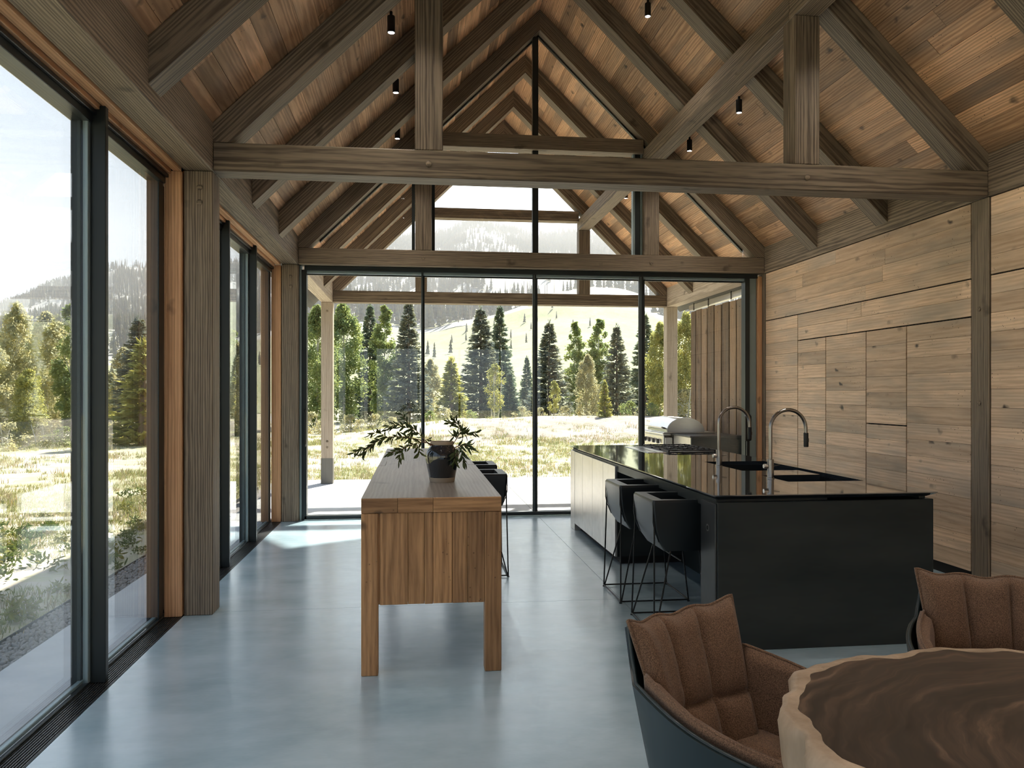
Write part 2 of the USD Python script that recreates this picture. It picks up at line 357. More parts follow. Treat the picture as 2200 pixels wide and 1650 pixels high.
wall_rows(7.914, 8.529, .085, 2.098, 14, False)
wall_rows(7.158, 7.910, .085, 2.098, 14, False)
wall_rows(6.524, 7.154, 1.206, 2.098, 6, False)
wall_rows(6.524, 7.154, .085, 1.202, 8, False)
wall_rows(5.70, 6.520, .085, 2.098, 14, False)
wall_rows(2.6, 5.49, 2.402, 2.995, 4, True)
wall_rows(2.6, 5.49, .085, 2.398, 16, True)
obj(wall_r, 'rear_panel', box(XW, XW + .03, Y0, 2.59, .085, 2.995), 'wall_wood')
obj(struct('baseboard_right', 'dark recessed plinth under the board wall'), 'strip', box(4.375, 4.40, Y0, 9.36, 0, .083), 'dark_gap')

# ceiling: two slopes of boards running the length of the house
for s, nm in ((-1, 'left'), (1, 'right')):
    c = struct('ceiling', f'{"shaded" if s < 0 else "warm tan"} sloping board ceiling of the {nm} roof side')
    def on(u, y, d=0.0):                   # u: horizontal distance from the ridge
        return (XC + s * (u + d * M / math.hypot(1, M)), y, ZR - M * u + d / math.hypot(1, M))
    W = (XR - XC) + .04
    nrow = 27
    for k in range(nrow):
        u0, u1 = W * k / nrow + .0009, W * (k + 1) / nrow - .0009
        ys = [-1.0 + rnd.uniform(-.8, .8)]
        while ys[-1] < 13.68:
            ys.append(ys[-1] + rnd.uniform(2.6, 4.4))
        ys[-1] = 13.68
        if ys[-1] - ys[-2] < .8: ys.pop(-2)
        for a, b in zip(ys, ys[1:]):
            d = rnd.uniform(0, .003)
            P = [on(u, y, e) for u in (u0, u1) for y in (a + .0008, b - .0008) for e in (d, .02)]
            wood(c, 'plank', hull(P), 'ceiling_wood', (0, 1, 0))
    P = [on(u, y, e) for u in (0, W) for y in (Y0, -1.9) for e in (.001, .02)]
    wood(c, 'rear_plank', hull(P), 'ceiling_wood', (0, 1, 0))

# roof above the boards
roof = struct('roof', 'dark metal roof over the board ceiling')
for s in (-1, 1):
    e = (XC - (-1.79)) if s < 0 else (4.75 - XC)
    P = [(XC + s * u, y, ZR - M * u + t) for u in (0, e) for y in (Y0 - .1, 13.72) for t in (.035, .30)]
    obj(roof, 'slope', hull(P), 'roof_metal')

# wall plates (eave beams)
def label_beam(p, l, c='beam', g=None): return tag(p, l, c, g)
for s, x0, x1, l in ((-1, XL - .19, XL, 'long grey-brown eave beam above the left glass wall'), (1, XR, XR + .19, 'long grey-brown eave beam above the right board wall')):
    t = thing('eave_beam', l, 'beam')
    for a, b in ((Y0, 5.595), (5.597, 9.47), (9.472, 13.45)):
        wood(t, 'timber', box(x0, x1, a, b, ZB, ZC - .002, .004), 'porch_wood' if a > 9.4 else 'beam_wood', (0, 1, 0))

# posts
def peg(parent, p, axis, r=.019):
    p = np.array(p, float); a = np.array(axis, float)
    obj(parent, 'peg', tube([p - a * .01, p + a * .006, p + a * .009], [r, r, r * .55], 10), 'beam_wood', 40)
def post(label, x0, x1, y0, y1, z0, z1, pegs=(), shoe=None, grp=None, look='beam_wood'):
    t = thing('timber_post', label, 'post', group=grp)
    sh = wood(t, 'shaft', box(x0, x1, y0, y1, z0, z1, .005), look, (0, 0, 1))
    for p, a in pegs: peg(sh, p, a)
    if shoe: obj(t, 'metal_shoe', box(x0 - .003, x1 + .003, y0 - .003, y1 + .003, 0, shoe, .003), 'post_shoe')
    return t
post('left timber post between the big window panes, under the near cross beam', XL - .187, XL, 5.5, 5.69, 0, ZB - .002, [((-1.445, 5.5, z), (0, -1, 0)) for z in (2.885, 2.785)])
post('left timber post in the corner beside the far glass doors', XL - .187, XL, 9.37, 9.56, 0, ZB - .002, [((-1.445, 9.37, z), (0, -1, 0)) for z in (2.86, 2.74)])
post('right timber post set flush in the board wall under the near cross beam', XR, XR + .19, 5.5, 5.69, 0, ZB - .002, [((XR, 5.60, z), (-1, 0, 0)) for z in (2.15, 1.42)])
post('right timber post at the far end of the board wall', XR, XR + .19, 9.37, 9.56, 0, ZB - .002)
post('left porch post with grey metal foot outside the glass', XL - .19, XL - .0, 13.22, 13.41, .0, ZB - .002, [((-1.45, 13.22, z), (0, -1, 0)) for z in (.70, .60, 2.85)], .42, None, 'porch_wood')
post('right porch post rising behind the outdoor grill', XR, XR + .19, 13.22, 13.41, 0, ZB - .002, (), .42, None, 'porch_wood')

# trusses
def rafter_mesh(s, y0, y1, xe):
    """One rafter from the ridge to the plate, cut plumb at both ends."""
    pts = [(XC, ZRB), (XC, ZR - .004), (xe, zc(xe) - .004), (xe, zrb(xe))]
    if s < 0: pts = pts[::-1]
    return prism(pts, 1, y0, y1)
def truss(y, l, queens, collar, pegs, tie=True):
    t = thing('roof_truss', l, 'truss')
    y1 = y + .19
    tie_ = wood(t, 'tie_beam', box(XL + .001, XR - .001, y, y1, ZB + .001, ZB + .195, .006), 'beam_wood', (1, 0, 0))
    for x in queens:
        top = 4.30 if y < 12 or x > XC else 4.30
        wood(t, 'queen_post', box(x, x + .195, y + .001, y1 - .001, ZB + .196, top - .001, .005), 'beam_wood', (0, 0, 1))
    if collar:
        wood(t, 'collar_beam', box(.19, 2.785, y + .002, y1 - .002, 4.445, 4.615, .005), 'beam_wood', (1, 0, 0))
    for s, xe in ((-1, XL + .001), (1, XR - .001)):
        zt_ = ZB + .1965; xb = XC + s * (ZRB - zt_) / M
        pts = [(XC, ZRB), (XC, ZR - .004), (xe, zc(xe) - .004), (xe, zt_), (xb, zt_)]
        wood(t, 'rafter', prism(pts if s > 0 else pts[::-1], 1, y, y1), 'beam_wood', (s, 0, -M))
    for x, z in pegs: peg(tie_, (x, y, z), (0, -1, 0), .021)
    return t
truss(T[0], 'near roof truss with the thick cross beam spanning the whole room', (-.005, 2.785), False, [(.09, 3.10), (2.88, 3.10)])
truss(T[1], 'middle roof truss standing above the far glass doors', (-.005, 2.785), True, [(.09, 3.10), (2.88, 3.10)])
truss(T[2], 'outer porch roof truss seen through the far glass', (-.005, 2.785), True, [])
# common rafters
names_l = {-5: 'rearmost', -4: 'fifth', -3: 'fourth', -2: 'third', -1: 'second', 0: ''}
for k in range(-4, 6):
    y = T[0] + 1.2867 * k
    if k % 3 == 0 and k >= 0: continue
    where = {-4: 'fourth in front of the near truss', -3: 'third in front of the near truss', -2: 'second in front of the near truss', -1: 'first in front of the near truss', 1: 'first beyond the near truss', 2: 'just before the far glass wall', 4: 'first on the porch outside the glass', 5: 'last on the porch before the outer truss'}[k]
    for s, xe, nm in ((-1, XL + .001, 'left'), (1, XR - .001, 'right')):
        t = thing('roof_rafter', f'dark rafter of the {nm} roof slope, {where}', 'rafter', group='common roof rafters')
        wood(t, 'timber', rafter_mesh(s, y, y + .19, xe), 'beam_wood', (s, 0, -M))
# purlins on the queen posts
for x, nm in ((-.003, 'left'), (2.787, 'right')):
    t = thing('roof_purlin', f'long {nm} purlin running lengthwise on the queen posts', 'beam')
    for a, b in ((-.5, 5.594), (5.598, 9.463), (9.467, 13.40)):
        wood(t, 'timber', box(x, x + .191, a, b, 4.30, 4.50, .005), 'beam_wood', (0, 1, 0))

# ------------------------------------------------------------------ glazing
GX = -1.685                                # plane of the left glass
def fr(p, name, b, mat='frame_metal', c=.003): return obj(p, name, box(*b, c), mat)
def left_bay(w, y0, y1, stiles, zt=2.93):
    """Sliding panes between y0 and y1; stiles: y of the meeting stiles."""
    fr(w, 'sill', (GX - .06, -1.665, y0, y1, -.03, .012), 'frame_metal')
    fr(w, 'track', (GX - .03, GX - .005, y0, y1, .012, .03), 'frame_light')
    fr(w, 'head', (GX - .07, -1.655, y0, y1, zt - .035, zt + .03))
    fr(w, 'head_rail', (-1.655, -1.635, y0, y1, zt + .005, zt + .03), 'black_metal')
    ys = [y0] + list(stiles) + [y1]
    for k, (a, b) in enumerate(zip(ys, ys[1:])):
        obj(w, 'pane', box(GX - .010, GX + .010, a + .03, b - .03, .02, zt - .02), 'pane_glass')
    for y in (y0, y1):
        d = .085
        fr(w, 'jamb', (GX - .065, GX + .015, y if y == y0 else y - d, y + d if y == y0 else y, .0, zt))
    for y in stiles:
        fr(w, 'stile', (GX - .062, GX - .012, y - .03, y + .012, .0, zt))
        fr(w, 'stile', (GX - .010, GX + .018, y - .015, y + .03, .0, zt), 'frame_light')
        fr(w, 'mullion', (-1.668, -1.592, y + .012, y + .05, .0, 2.985))
w1 = struct('window_1', 'tall sliding glass wall left of the near timber post')
left_bay(w1, 1.85, 5.47, [4.27])
w2 = struct('window_2', 'tall sliding glass wall between the two left timber posts')
left_bay(w2, 5.70, 9.372, [6.98, 8.13])
w4 = struct('window_4', 'sliding glass wall behind the camera')
left_bay(w4, -6.8, 1.60, [-4.0, -1.2])
# wood and sheathing around the glass
def trim(n, l, b, ax):
    t = struct(f'trim_{n}', l); wood(t, 'board', box(*b, .003), 'trim_wood', ax); return t
for a, b in ((Y0, 1.66), (1.84, 5.48), (5.70, 9.37)):
    i = {Y0: 'rear', 1.84: 'near', 5.70: 'far'}[a]
    trim(1, f'orange-brown board over the {i} left glass', (-1.612, -1.556, a, b, 2.985, 3.05), (0, 1, 0))
    trim(2, f'inner orange-brown strip over the {i} left glass', (-1.655, -1.622, a, b, 2.965, 3.05), (0, 1, 0))
trim(3, 'orange-brown jamb board beside the near left post', (-1.667, -1.556, 5.478, 5.60, 0, 2.985), (0, 0, 1))
trim(4, 'orange-brown jamb board beside the corner left post', (-1.665, -1.556, 9.378, 9.50, 0, 2.985), (0, 0, 1))
trim(5, 'orange-brown jamb strip beside the far right post', (4.29, 4.343, 9.44, 9.54, 0, 2.97), (0, 0, 1))
obj(struct('trim_6', 'pale cover board along the outside of the left eave'), 'board', box(-1.795, -1.70, Y0, 9.56, 2.925, 2.955, .002), 'roof_soffit')
obj(struct('trim_7', 'dark filler behind the left eave boards'), 'strip', box(-1.79, -1.665, Y0, 9.47, 2.975, 3.05), 'dark_gap')
obj(stage.GetPrimAtPath('/World/trim_7'), 'strip', box(-1.66, -1.551, Y0, 9.47, 3.051, 3.10), 'dark_gap')
tsp = thing('outer_post', 'grey-brown outer post seen through the second left pane', 'post')
wood(tsp, 'shaft', box(-1.785, -1.727, 5.52, 5.70, 0, 2.928, .003), 'beam_wood', (0, 0, 1))
tsp2 = thing('outer_post', 'grey-brown outer post outside the corner left post', 'post')
wood(tsp2, 'shaft', box(-1.785, -1.727, 9.39, 9.56, 0, 2.928, .003), 'beam_wood', (0, 0, 1))

# floor grilles along the left glass
def grille(l, y0, y1):
    t = thing('floor_grille', l, 'floor grille')
    obj(t, 'trough', box(-1.664, -1.551, y0, y1, -.011, -.009), 'dark_gap')
    for x in (-1.662, -1.5535): obj(t, 'frame', box(x - .002, x + .002, y0, y1, -.009, .001), 'grille_metal')
    n = 8
    ycut = np.arange(y0, y1, .9).tolist() + [y1]
    for a, b in zip(ycut, ycut[1:]):
        for k in range(n):
            x = -1.660 + .1045 * (k + .5) / n
            obj(t, 'slat', box(x - .0034, x + .0034, a + .001, b - .001, -.008, .0), 'grille_metal')
grille('dark slotted floor grille along the near left glass', 1.86, 5.472)
grille('dark slotted floor grille along the far left glass', 5.70, 9.37)

# far sliding doors
YG = 9.50
d1 = struct('door_1', 'wide sliding glass doors in the far wall')
fr(d1, 'sill', (-1.30, 4.29, YG - .05, YG + .07, -.02, .05))
fr(d1, 'threshold', (-1.30, 4.29, YG - .09, YG - .05, -.02, .012), 'frame_light')
fr(d1, 'head', (-1.30, 4.29, YG - .05, YG + .07, 2.945, 2.998))
fr(d1, 'head_rail', (-1.30, 4.20, YG - .02, YG + .03, 2.915, 2.945), 'frame_light')
fr(d1, 'head_rail', (-1.30, 4.20, YG + .03, YG + .06, 2.90, 2.945), 'frame_metal')
fr(d1, 'jamb', (-1.33, -1.275, YG - .05, YG + .07, .0, 2.95))
fr(d1, 'jamb', (-1.355, -1.33, YG - .06, YG + .05, .0, 2.998), 'frame_light')
fr(d1, 'jamb', (4.125, 4.185, YG - .05, YG + .07, .0, 2.95))
fr(d1, 'jamb', (4.187, 4.285, YG - .02, YG + .05, .0, 2.95), 'frame_light')
for x, w in ((.067, .040), (1.421, .066), (2.757, .085)):
    fr(d1, 'stile', (x, x + w * .62, YG - .035, YG + .02, .05, 2.95))
    fr(d1, 'stile', (x + w * .40, x + w, YG + .022, YG + .06, .05, 2.95), 'frame_metal')
    fr(d1, 'stile_edge', (x + w * .18, x + w * .25, YG - .037, YG - .034, .05, 2.94), 'frame_light')
for a, b, y in ((-1.275, .08, 0), (.10, 1.43, .04), (1.48, 2.77, 0), (2.82, 4.13, .04)):
    obj(d1, 'pane', box(a, b, YG + y - .010, YG + y + .010, .05, 2.93), 'pane_glass')
obj(d1, 'handle', hull([(x, y_, z) for x, y_ in ((4.105, 9.40), (4.185, 9.40), (4.105, 9.445), (4.185, 9.445)) for z in (.905, 1.205)] + [(x, y_, z) for x in (4.125, 4.165) for y_ in (9.41, 9.435) for z in (.895, 1.235)]), 'black_metal', label='black vertical pull at the right jamb')
obj(d1, 'handle', box(4.13, 4.16, 9.41, 9.44, .0, .894, .004), 'black_metal')
hd = [(-1.292, YG - .05, 1.30), (-1.280, YG - .105, 1.27), (-1.280, YG - .105, .90), (-1.292, YG - .05, .87)]
obj(d1, 'handle', tube(hd, .011, 8), 'black_metal', 40)

# gable glass above
w3 = struct('window_3', 'triangular gable glazing above the far doors')
YU = 9.47
gl = [(XL + .02, ZB + .19), (XR - .02, ZB + .19), (XC, ZRB + .02)]
for a, b in ((-1.1, -.02), (.20, 1.41), (1.485, 2.76), (3.0, 4.1)):
    pts = [(a, 3.19), (b, 3.19), (b, min(zrb(b), 9) + .02)]
    if a < XC < b: pts.append((XC, ZRB + .02))
    pts.append((a, zrb(a) + .02))
    obj(w3, 'pane', prism(pts, 1, YU - .010, YU + .010), 'pane_glass')
fr(w3, 'mullion', (1.412, 1.482, YU - .045, YU + .035, 3.196, ZRB - .06))
fr(w3, 'mullion', (2.665, 2.690, YU - .045, YU + .035, 3.196, 4.60), 'frame_light')
fr(w3, 'mullion', (2.690, 2.758, YU - .04, YU + .03, 3.196, 4.60))
fr(w3, 'mullion', (2.758, 2.784, YU - .045, YU + .035, 3.196, 4.60), 'frame_light')
fr(w3, 'mullion', (-.045, -.008, YU - .045, YU + .035, 3.196, 4.3))
fr(w3, 'mullion', (.193, .228, YU - .045, YU + .035, 3.196, 4.6))
for s in (-1, 1):
    xe = XC + s * 2.62
    o = .012
    P = [(XC + s * .0, ZRB - .002), (XC + s * .0, ZRB - .03), (xe, zrb(xe) - .03), (xe, zrb(xe) - .002)]
    if s < 0: P = P[::-1]
    obj(w3, 'edge_frame', prism(P[::-1] if s > 0 else P[::-1], 1, YU + .03, YU + .075), 'frame_metal')
fr(w3, 'sill', (XL + .2, XR - .2, YU - .04, YU + .04, 3.196, 3.205))

# rear wall, not in view, closes the room
wb = struct('wall_back', 'board gable wall over sliding glass behind the camera')
wood(wb, 'gable', prism([(XL - .2, 3.0), (XR + .2, 3.0), (XR + .2, zc(XR)), (XC, ZR), (XL - .2, zc(XL))], 1, Y0 - .1, Y0), 'wall_wood', (1, 0, 0))
d2 = struct('door_2', 'sliding glass doors in the rear wall behind the camera')
for a, b in ((-1.3, .09), (.09, 1.45), (1.45, 2.8), (2.8, 4.2)):
    obj(d2, 'pane', box(a + .03, b - .03, Y0 - .06, Y0 - .04, .03, 2.95), 'pane_glass')
    fr(d2, 'stile', (b - .03, b + .03, Y0 - .09, Y0 - .01, 0, 2.97))
fr(d2, 'jamb', (XL - .2, -1.27, Y0 - .09, Y0 - .01, 0, 2.998)); fr(d2, 'jamb', (4.231, XR + .2, Y0 - .09, Y0 - .01, 0, 2.998))
fr(d2, 'head', (-1.26, 4.2, Y0 - .09, Y0 - .01, 2.952, 2.998))
# ------------------------------------------------------------------ bar table of old oak
tb = thing('bar_table', 'long reclaimed oak bar table with plank end panel, holding the black jar', 'table')
TX0, TX1, TY0, TY1, TZ = -.286, .460, 4.205, 7.98, .94
# near top with a tongue, far top butted to it
def top_poly(pts, name, z0=TZ - .078, z1=TZ): wood(tb, name, prism(pts, 2, z0, z1), 'oak_top_wood', (0, 1, 0))
top_poly([(TX0, TY0 + .012), (TX1, TY0 + .012), (TX1, 6.10), (TX1 - .055, 6.10), (TX1 - .055, 6.47), (TX0 + .055, 6.47), (TX0 + .055, 6.10), (TX0, 6.10)], 'tabletop')
top_poly([(TX0 + .002, 6.125), (TX0 + .052, 6.125), (TX0 + .052, 6.478), (TX1 - .052, 6.478), (TX1 - .052, 6.125), (TX1 - .002, 6.125), (TX1 - .002, TY1), (TX0 + .002, TY1)], 'tabletop', TZ - .078, TZ - .001)
xs = [TX0, -.095, .093, TX1]
for a, b in zip(xs, xs[1:]):
    wood(tb, 'edge_board', box(a + .0006, b - .0006, TY0, TY0 + .0115, TZ - .078, TZ - .0005, .002), 'oak_wood', (1, 0, 0))
for x0, x1 in ((TX0, TX0 + .088), (TX1 - .09, TX1)):
    for y0, y1 in ((TY0 + .001, TY0 + .09), (TY1 - .10, TY1 - .01)):
        wood(tb, 'leg', box(x0, x1, y0, y1, 0, TZ - .079, .004), 'oak_wood', (0, 0, 1))
xs = [TX0 + .097, -.04, .047, .092, .195, .276, TX1 - .091]
for i, (a, b) in enumerate(zip(xs, xs[1:])):
    d = rnd.uniform(.004, .009)
    wood(tb, 'panel_plank', box(a + .0006, b - .0006, TY0 + d, TY0 + .05, .372 + rnd.uniform(0, .003), TZ - .079, .0018), 'oak_wood', (0, 0, 1))
obj(tb, 'panel_backing', box(TX0 + .0885, TX1 - .0905, TY0 + .0505, TY0 + .06, .376, TZ - .079), 'dark_gap')
wood(tb, 'panel_plank', box(TX0 + .0885, TX0 + .0965, TY0 + .02, TY0 + .05, .374, TZ - .08), 'oak_wood', (0, 0, 1))
for x in (TX0 + .02, TX1 - .05):
    wood(tb, 'apron', box(x, x + .03, TY0 + .10, TY1 - .12, .70, TZ - .08, .003), 'oak_wood', (0, 1, 0))

# black glazed jar with branches
JX, JY = .166, 4.965
jar = thing('jar', 'black glazed clay jar with a bare foot, on the near half of the bar table', 'jar', (JX, JY, TZ))
SC = .2045 / .2
prof = [(.0, .004), (.074, .004), (.076, .0), (.078, .006), (.081, .028)]
obj(jar, 'foot', lathe([(0, .0), (.076, .0), (.079, .006), (.0835, .030), (.0, .030)], 48), 'clay', 40)
body = [(.0835, .030), (.089, .060), (.098, .100), (.1055, .140), (.107, .165), (.104, .185), (.094, .203), (.080, .218), (.071, .228), (.069, .236), (.0705, .244), (.0715, .250), (.069, .2535), (.064, .250), (.0625, .238), (.066, .22), (.09, .185), (.095, .15), (.085, .06), (.0, .05)]
jb = obj(jar, 'body', lathe(body, 56), 'glaze_black', 50)
obj(jb, 'rim', lathe([(.0700, .2330), (.0722, .2345), (.0738, .2505), (.0712, .2545), (.0635, .2515), (.0620, .245), (.066, .245)], 48), 'clay', 50)

def leaf_mesh(base, direc, length, width, roll, bend):
    d = direc / np.linalg.norm(direc)
    ref = np.array([0, 0, 1.0]) if abs(d[2]) < .9 else np.array([1., 0, 0])
    a = np.cross(d, ref); a /= np.linalg.norm(a); b = np.cross(a, d)
    s = a * math.cos(roll) + b * math.sin(roll); nrm = np.cross(s, d)
    V = []
    for t, w in ((0, .12), (.25, .75), (.5, 1.), (.78, .7), (1., .03)):
        c = base + d * length * t - nrm * bend * length * t * t
        lift = nrm * width * .22 * w
        V += [c - s * width * .5 * w + lift, c, c + s * width * .5 * w + lift]
    V = np.array(V); F = []
    for i in range(4):
        for j in range(2):
            q = (3 * i + j, 3 * i + j + 1, 3 * i + 4 + j, 3 * i + 3 + j); F += [(q[0], q[1], q[2]), (q[0], q[2], q[3])]
    F = np.array(F); n = len(V)
    V2 = V - nrm * .0006
    return np.vstack([V, V2]), np.vstack([F, F[:, ::-1] + n])
def z6(px, py, dy=0.0):
    """A point of the jar's plane from where the photograph shows it; dy sets it nearer or farther, at its real size."""
    X, Y = 720 + px * .18182, 840 + py * .18182
    th = math.radians(YAW); l = (X - 1100) / FPX; v = -(Y - 844) / FPX
    r = np.array([l * math.cos(th) + math.sin(th), math.cos(th) - l * math.sin(th), v])
    return np.array([0, 0, EYE]) + r * (JY + dy) / r[1]
branches = [
    ('leafy branch from the black jar arching far out to the left, drooping at its tip', [(1240, 720, 0), (1060, 600, -.05), (850, 548, -.12), (620, 550, -.18), (490, 600, -.2), (400, 670, -.22), (320, 770, -.22)], [[(620, 550, -.18), (520, 500, -.2), (420, 500, -.22)], [(400, 670, -.22), (300, 690, -.23), (230, 735, -.23)]], 34),
    ('leafy branch from the black jar rising to the upper left', [(1240, 720, .02), (1060, 580, .04), (950, 460, .08), (860, 370, .1), (790, 275, .1)], [[(950, 460, .08), (840, 430, .06), (720, 400, .05), (600, 470, .04)], [(900, 410, .08), (900, 480, .1), (860, 560, .1)], [(1060, 580, .05), (1110, 570, .06), (1160, 600, .06)]], 36),
    ('short leafy branch from the black jar hanging low to the left', [(1230, 725, -.02), (1080, 610, -.06), (920, 630, -.1), (810, 680, -.13), (720, 715, -.14), (640, 725, -.14)], [[(810, 680, -.13), (780, 740, -.13), (750, 830, -.14)], [(960, 622, -.08), (990, 690, -.08), (990, 760, -.08)]], 22),
    ('leafy branch from the black jar standing up on its right side', [(1370, 730, 0), (1400, 620, .02), (1450, 540, .03), (1480, 470, .03), (1440, 380, .02), (1400, 310, .02)], [[(1470, 500, .03), (1560, 500, .04), (1660, 500, .04)], [(1440, 380, .02), (1390, 370, .02), (1340, 380, .02)], [(1450, 540, .03), (1400, 530, .03)]], 32),
    ('leafy branch from the black jar drooping over its right side', [(1380, 730, -.06), (1430, 660, -.08), (1520, 640, -.1), (1600, 640, -.1)], [[(1450, 655, -.09), (1500, 740, -.11), (1510, 850, -.12)], [(1440, 670, -.1), (1420, 760, -.13), (1420, 850, -.13)], [(1520, 640, -.1), (1600, 690, -.1)]], 30),
]
for lab, main, subs, nl in branches:
    t = thing('leafy_branch', lab, 'branch', group='branches in the black jar')
    P = spline([z6(*q) for q in main], 22)
    P[0] = [JX + (P[0][0] - JX) * .3, JY + (P[0][1] - JY) * .3, TZ + .10]
    stem = obj(t, 'stem', tube(P, np.linspace(.0035, .0014, len(P)), 6), 'stem_wood', True)
    curves = [(stem, P[8:])]
    for sb in subs:
        Q = spline([z6(*q) for q in sb], 8) if len(sb) > 2 else np.linspace(z6(*sb[0]), z6(*sb[1]), 6)
        tw_ = obj(t, 'twig', tube(Q, np.linspace(.0018, .0009, len(Q)), 5), 'stem_wood', True)
        curves.append((tw_, Q))
    tot = [np.linalg.norm(np.diff(c, axis=0), axis=1).sum() for _, c in curves]
    for (holder, c), L in zip(curves, tot):
        n = max(6, int(round(nl * L / sum(tot) * 2.2)))
        for i in range(n):
            u = (i + .6) / n * (len(c) - 1.001); k = int(u); w = u - k
            base = c[k] * (1 - w) + c[k + 1] * w; tdir = c[k + 1] - c[k]; tdir /= np.linalg.norm(tdir)
            side = rng.normal(size=3); side -= tdir * (side @ tdir); side /= np.linalg.norm(side)
            d = tdir * rng.uniform(.5, 1.0) + side * rng.uniform(.55, 1.0) + np.array([0, 0, -.15])
            obj(holder, 'leaf', leaf_mesh(base, d, rng.uniform(.036, .062), rng.uniform(.011, .0175), rng.uniform(0, 6.28), rng.uniform(-.1, .45)), 'olive_leaf', True)

# ------------------------------------------------------------------ kitchen island
IX0, IX1, IY0, IY1, IZ = 1.70, 3.09, 4.33, 8.65, .91
isl = thing('kitchen_island', 'long black steel kitchen island with a polished black worktop', 'kitchen island')
slabm = hull([(x, y, IZ) for x in (IX0, IX1) for y in (IY0, IY1)] + [(x, y, IZ - .006) for x in (IX0, IX1) for y in (IY0, IY1)] + [(x, y, IZ - .030) for x in (IX0 + .045, IX1 - .045) for y in (IY0 + .045, IY1 - .045)])
SX0, SX1 = 2.455, 2.990
cut = m3.Manifold.cube((SX1 - SX0, 6.47 - 4.94, .2)).translate((SX0, 4.94, IZ - .15))
obj(isl, 'worktop', slabm - cut, 'counter_black')
# basin
B = 4.94, 5.36, 5.69, 6.47
g = .004
def basin(y0, y1, zb, nm):
    w = .012
    return cat([box(SX0 - w, SX1 + w, y0 - w, y1 + w, zb - .01, zb), box(SX0 - w, SX0, y0 - w, y1 + w, zb, IZ - .031), box(SX1, SX1 + w, y0 - w, y1 + w, zb, IZ - .0315),
                box(SX0, SX1, y0 - w, y0, zb, IZ - .031), box(SX0, SX1, y1, y1 + w, zb, IZ - .031)])
obj(isl, 'sink_basin', basin(4.94, 6.47, IZ - .22, ''), 'sink_black')
obj(isl, 'sink_bridge', box(SX0 + .001, SX1 - .085, 5.36, 5.69, IZ - .045, IZ - .001, .002), 'counter_black')
obj(isl, 'subtop', box(IX0 + .04, SX0 - .03, IY0 + .06, IY1 - .06, IZ - .095, IZ - .031), 'patina_steel')
obj(isl, 'subtop', box(SX1 + .02, IX1 - .04, IY0 + .06, IY1 - .06, IZ - .095, IZ - .031), 'patina_steel')
obj(isl, 'end_panel', box(IX0 + .035, IX1 - .005, IY0 + .03, IY0 + .27, .0, IZ - .046, .003), 'patina_steel')
ec = obj(isl, 'end_cap', box(IX0 + .022, IX0 + .034, IY0 + .035, IY0 + .265, .0, IZ - .055, .003), 'grille_metal')
obj(ec, 'outlet', tube([(IX0 + .020, IY0 + .15, .70), (IX0 + .0215, IY0 + .15, .70)], [.022, .022], 20), 'steel')
obj(ec, 'outlet_ring', tube([(IX0 + .018, IY0 + .15, .70), (IX0 + .020, IY0 + .15, .70)], [.013, .013], 16), 'black_metal')
# cabinets under the far half, knee space under the near half
obj(isl, 'carcass', box(IX0 + .045, 2.40, 6.68, IY1 - .05, .07, IZ - .10), 'patina_steel')
obj(isl, 'plinth', box(IX0 + .09, 2.36, 6.72, IY1 - .08, 0, .07), 'dark_gap')
obj(isl, 'back_panel', box(2.33, 2.40, IY0 + .272, 6.679, 0, IZ - .10, .002), 'patina_steel')
obj(isl, 'back_cabinet', box(2.402, IX1 - .045, IY0 + .272, IY1 - .06, .0, .66), 'patina_steel')
ys = [6.66, 7.11, 7.55, 8.00, 8.40]
for a, b in zip(ys, ys[1:]):
    obj(isl, 'door', box(IX0 + .022, IX0 + .043, a + .002, b - .002, .075, IZ - .050, .002), 'door_steel')
obj(isl, 'end_panel', box(IX0 + .020, IX1 - .02, 8.402, 8.62, 0, IZ - .046, .003), 'door_steel')
obj(isl, 'outer_door', box(IX1 - .044, IX1 - .022, IY0 + .275, 6.4, .075, IZ - .050, .002), 'patina_steel')
obj(isl, 'outer_door', box(IX1 - .044, IX1 - .022, 6.404, 8.39, .075, IZ - .050, .002), 'patina_steel')

# cooktop
ck = thing('gas_cooktop', 'black gas cooktop with cast-iron grates at the far end of the island', 'cooktop')
obj(ck, 'plate', box(2.472, 2.985, 7.49, 8.40, IZ, IZ + .006, .002), 'black_metal')
burn = [(2.60, 7.67), (2.86, 7.67), (2.73, 7.945), (2.60, 8.22), (2.86, 8.22)]
for bx, by in burn:
    obj(ck, 'burner', cat([lathe([(0, 0), (.048, 0), (.048, .006), (.0, .006)], 18).apply_translation((bx, by, IZ + .006)), lathe([(0, .0), (.032, 0), (.030, .005), (0, .005)], 16).apply_translation((bx, by, IZ + .012))]), 'black_metal', 40)
for gy0, gy1 in ((7.51, 7.80), (7.805, 8.085), (8.09, 8.38)):
    ms = []
    for x in (2.49, 2.965): ms.append(box(x - .006, x + .006, gy0, gy1, IZ + .016, IZ + .025, .002))
    for y in (gy0 + .006, gy1 - .006): ms.append(box(2.49, 2.965, y - .006, y + .006, IZ + .016, IZ + .025, .002))
    for x in (2.56, 2.64, 2.73, 2.82, 2.90):
        ms.append(box(x - .005, x + .005, gy0 + .01, gy0 + .105, IZ + .018, IZ + .029, .002)); ms.append(box(x - .005, x + .005, gy1 - .105, gy1 - .01, IZ + .018, IZ + .029, .002))
    for x in (2.53, 2.70, 2.76, 2.93):
        ym = .5 * (gy0 + gy1); ms.append(box(x - .035, x + .035, ym - .005, ym + .005, IZ + .018, IZ + .029, .002))
    for x in (2.49, 2.965):
        for y in (gy0 + .008, gy1 - .008): ms.append(box(x - .007, x + .007, y - .007, y + .007, IZ + .006, IZ + .017))
    obj(ck, 'grate', cat(ms), 'cast_iron')
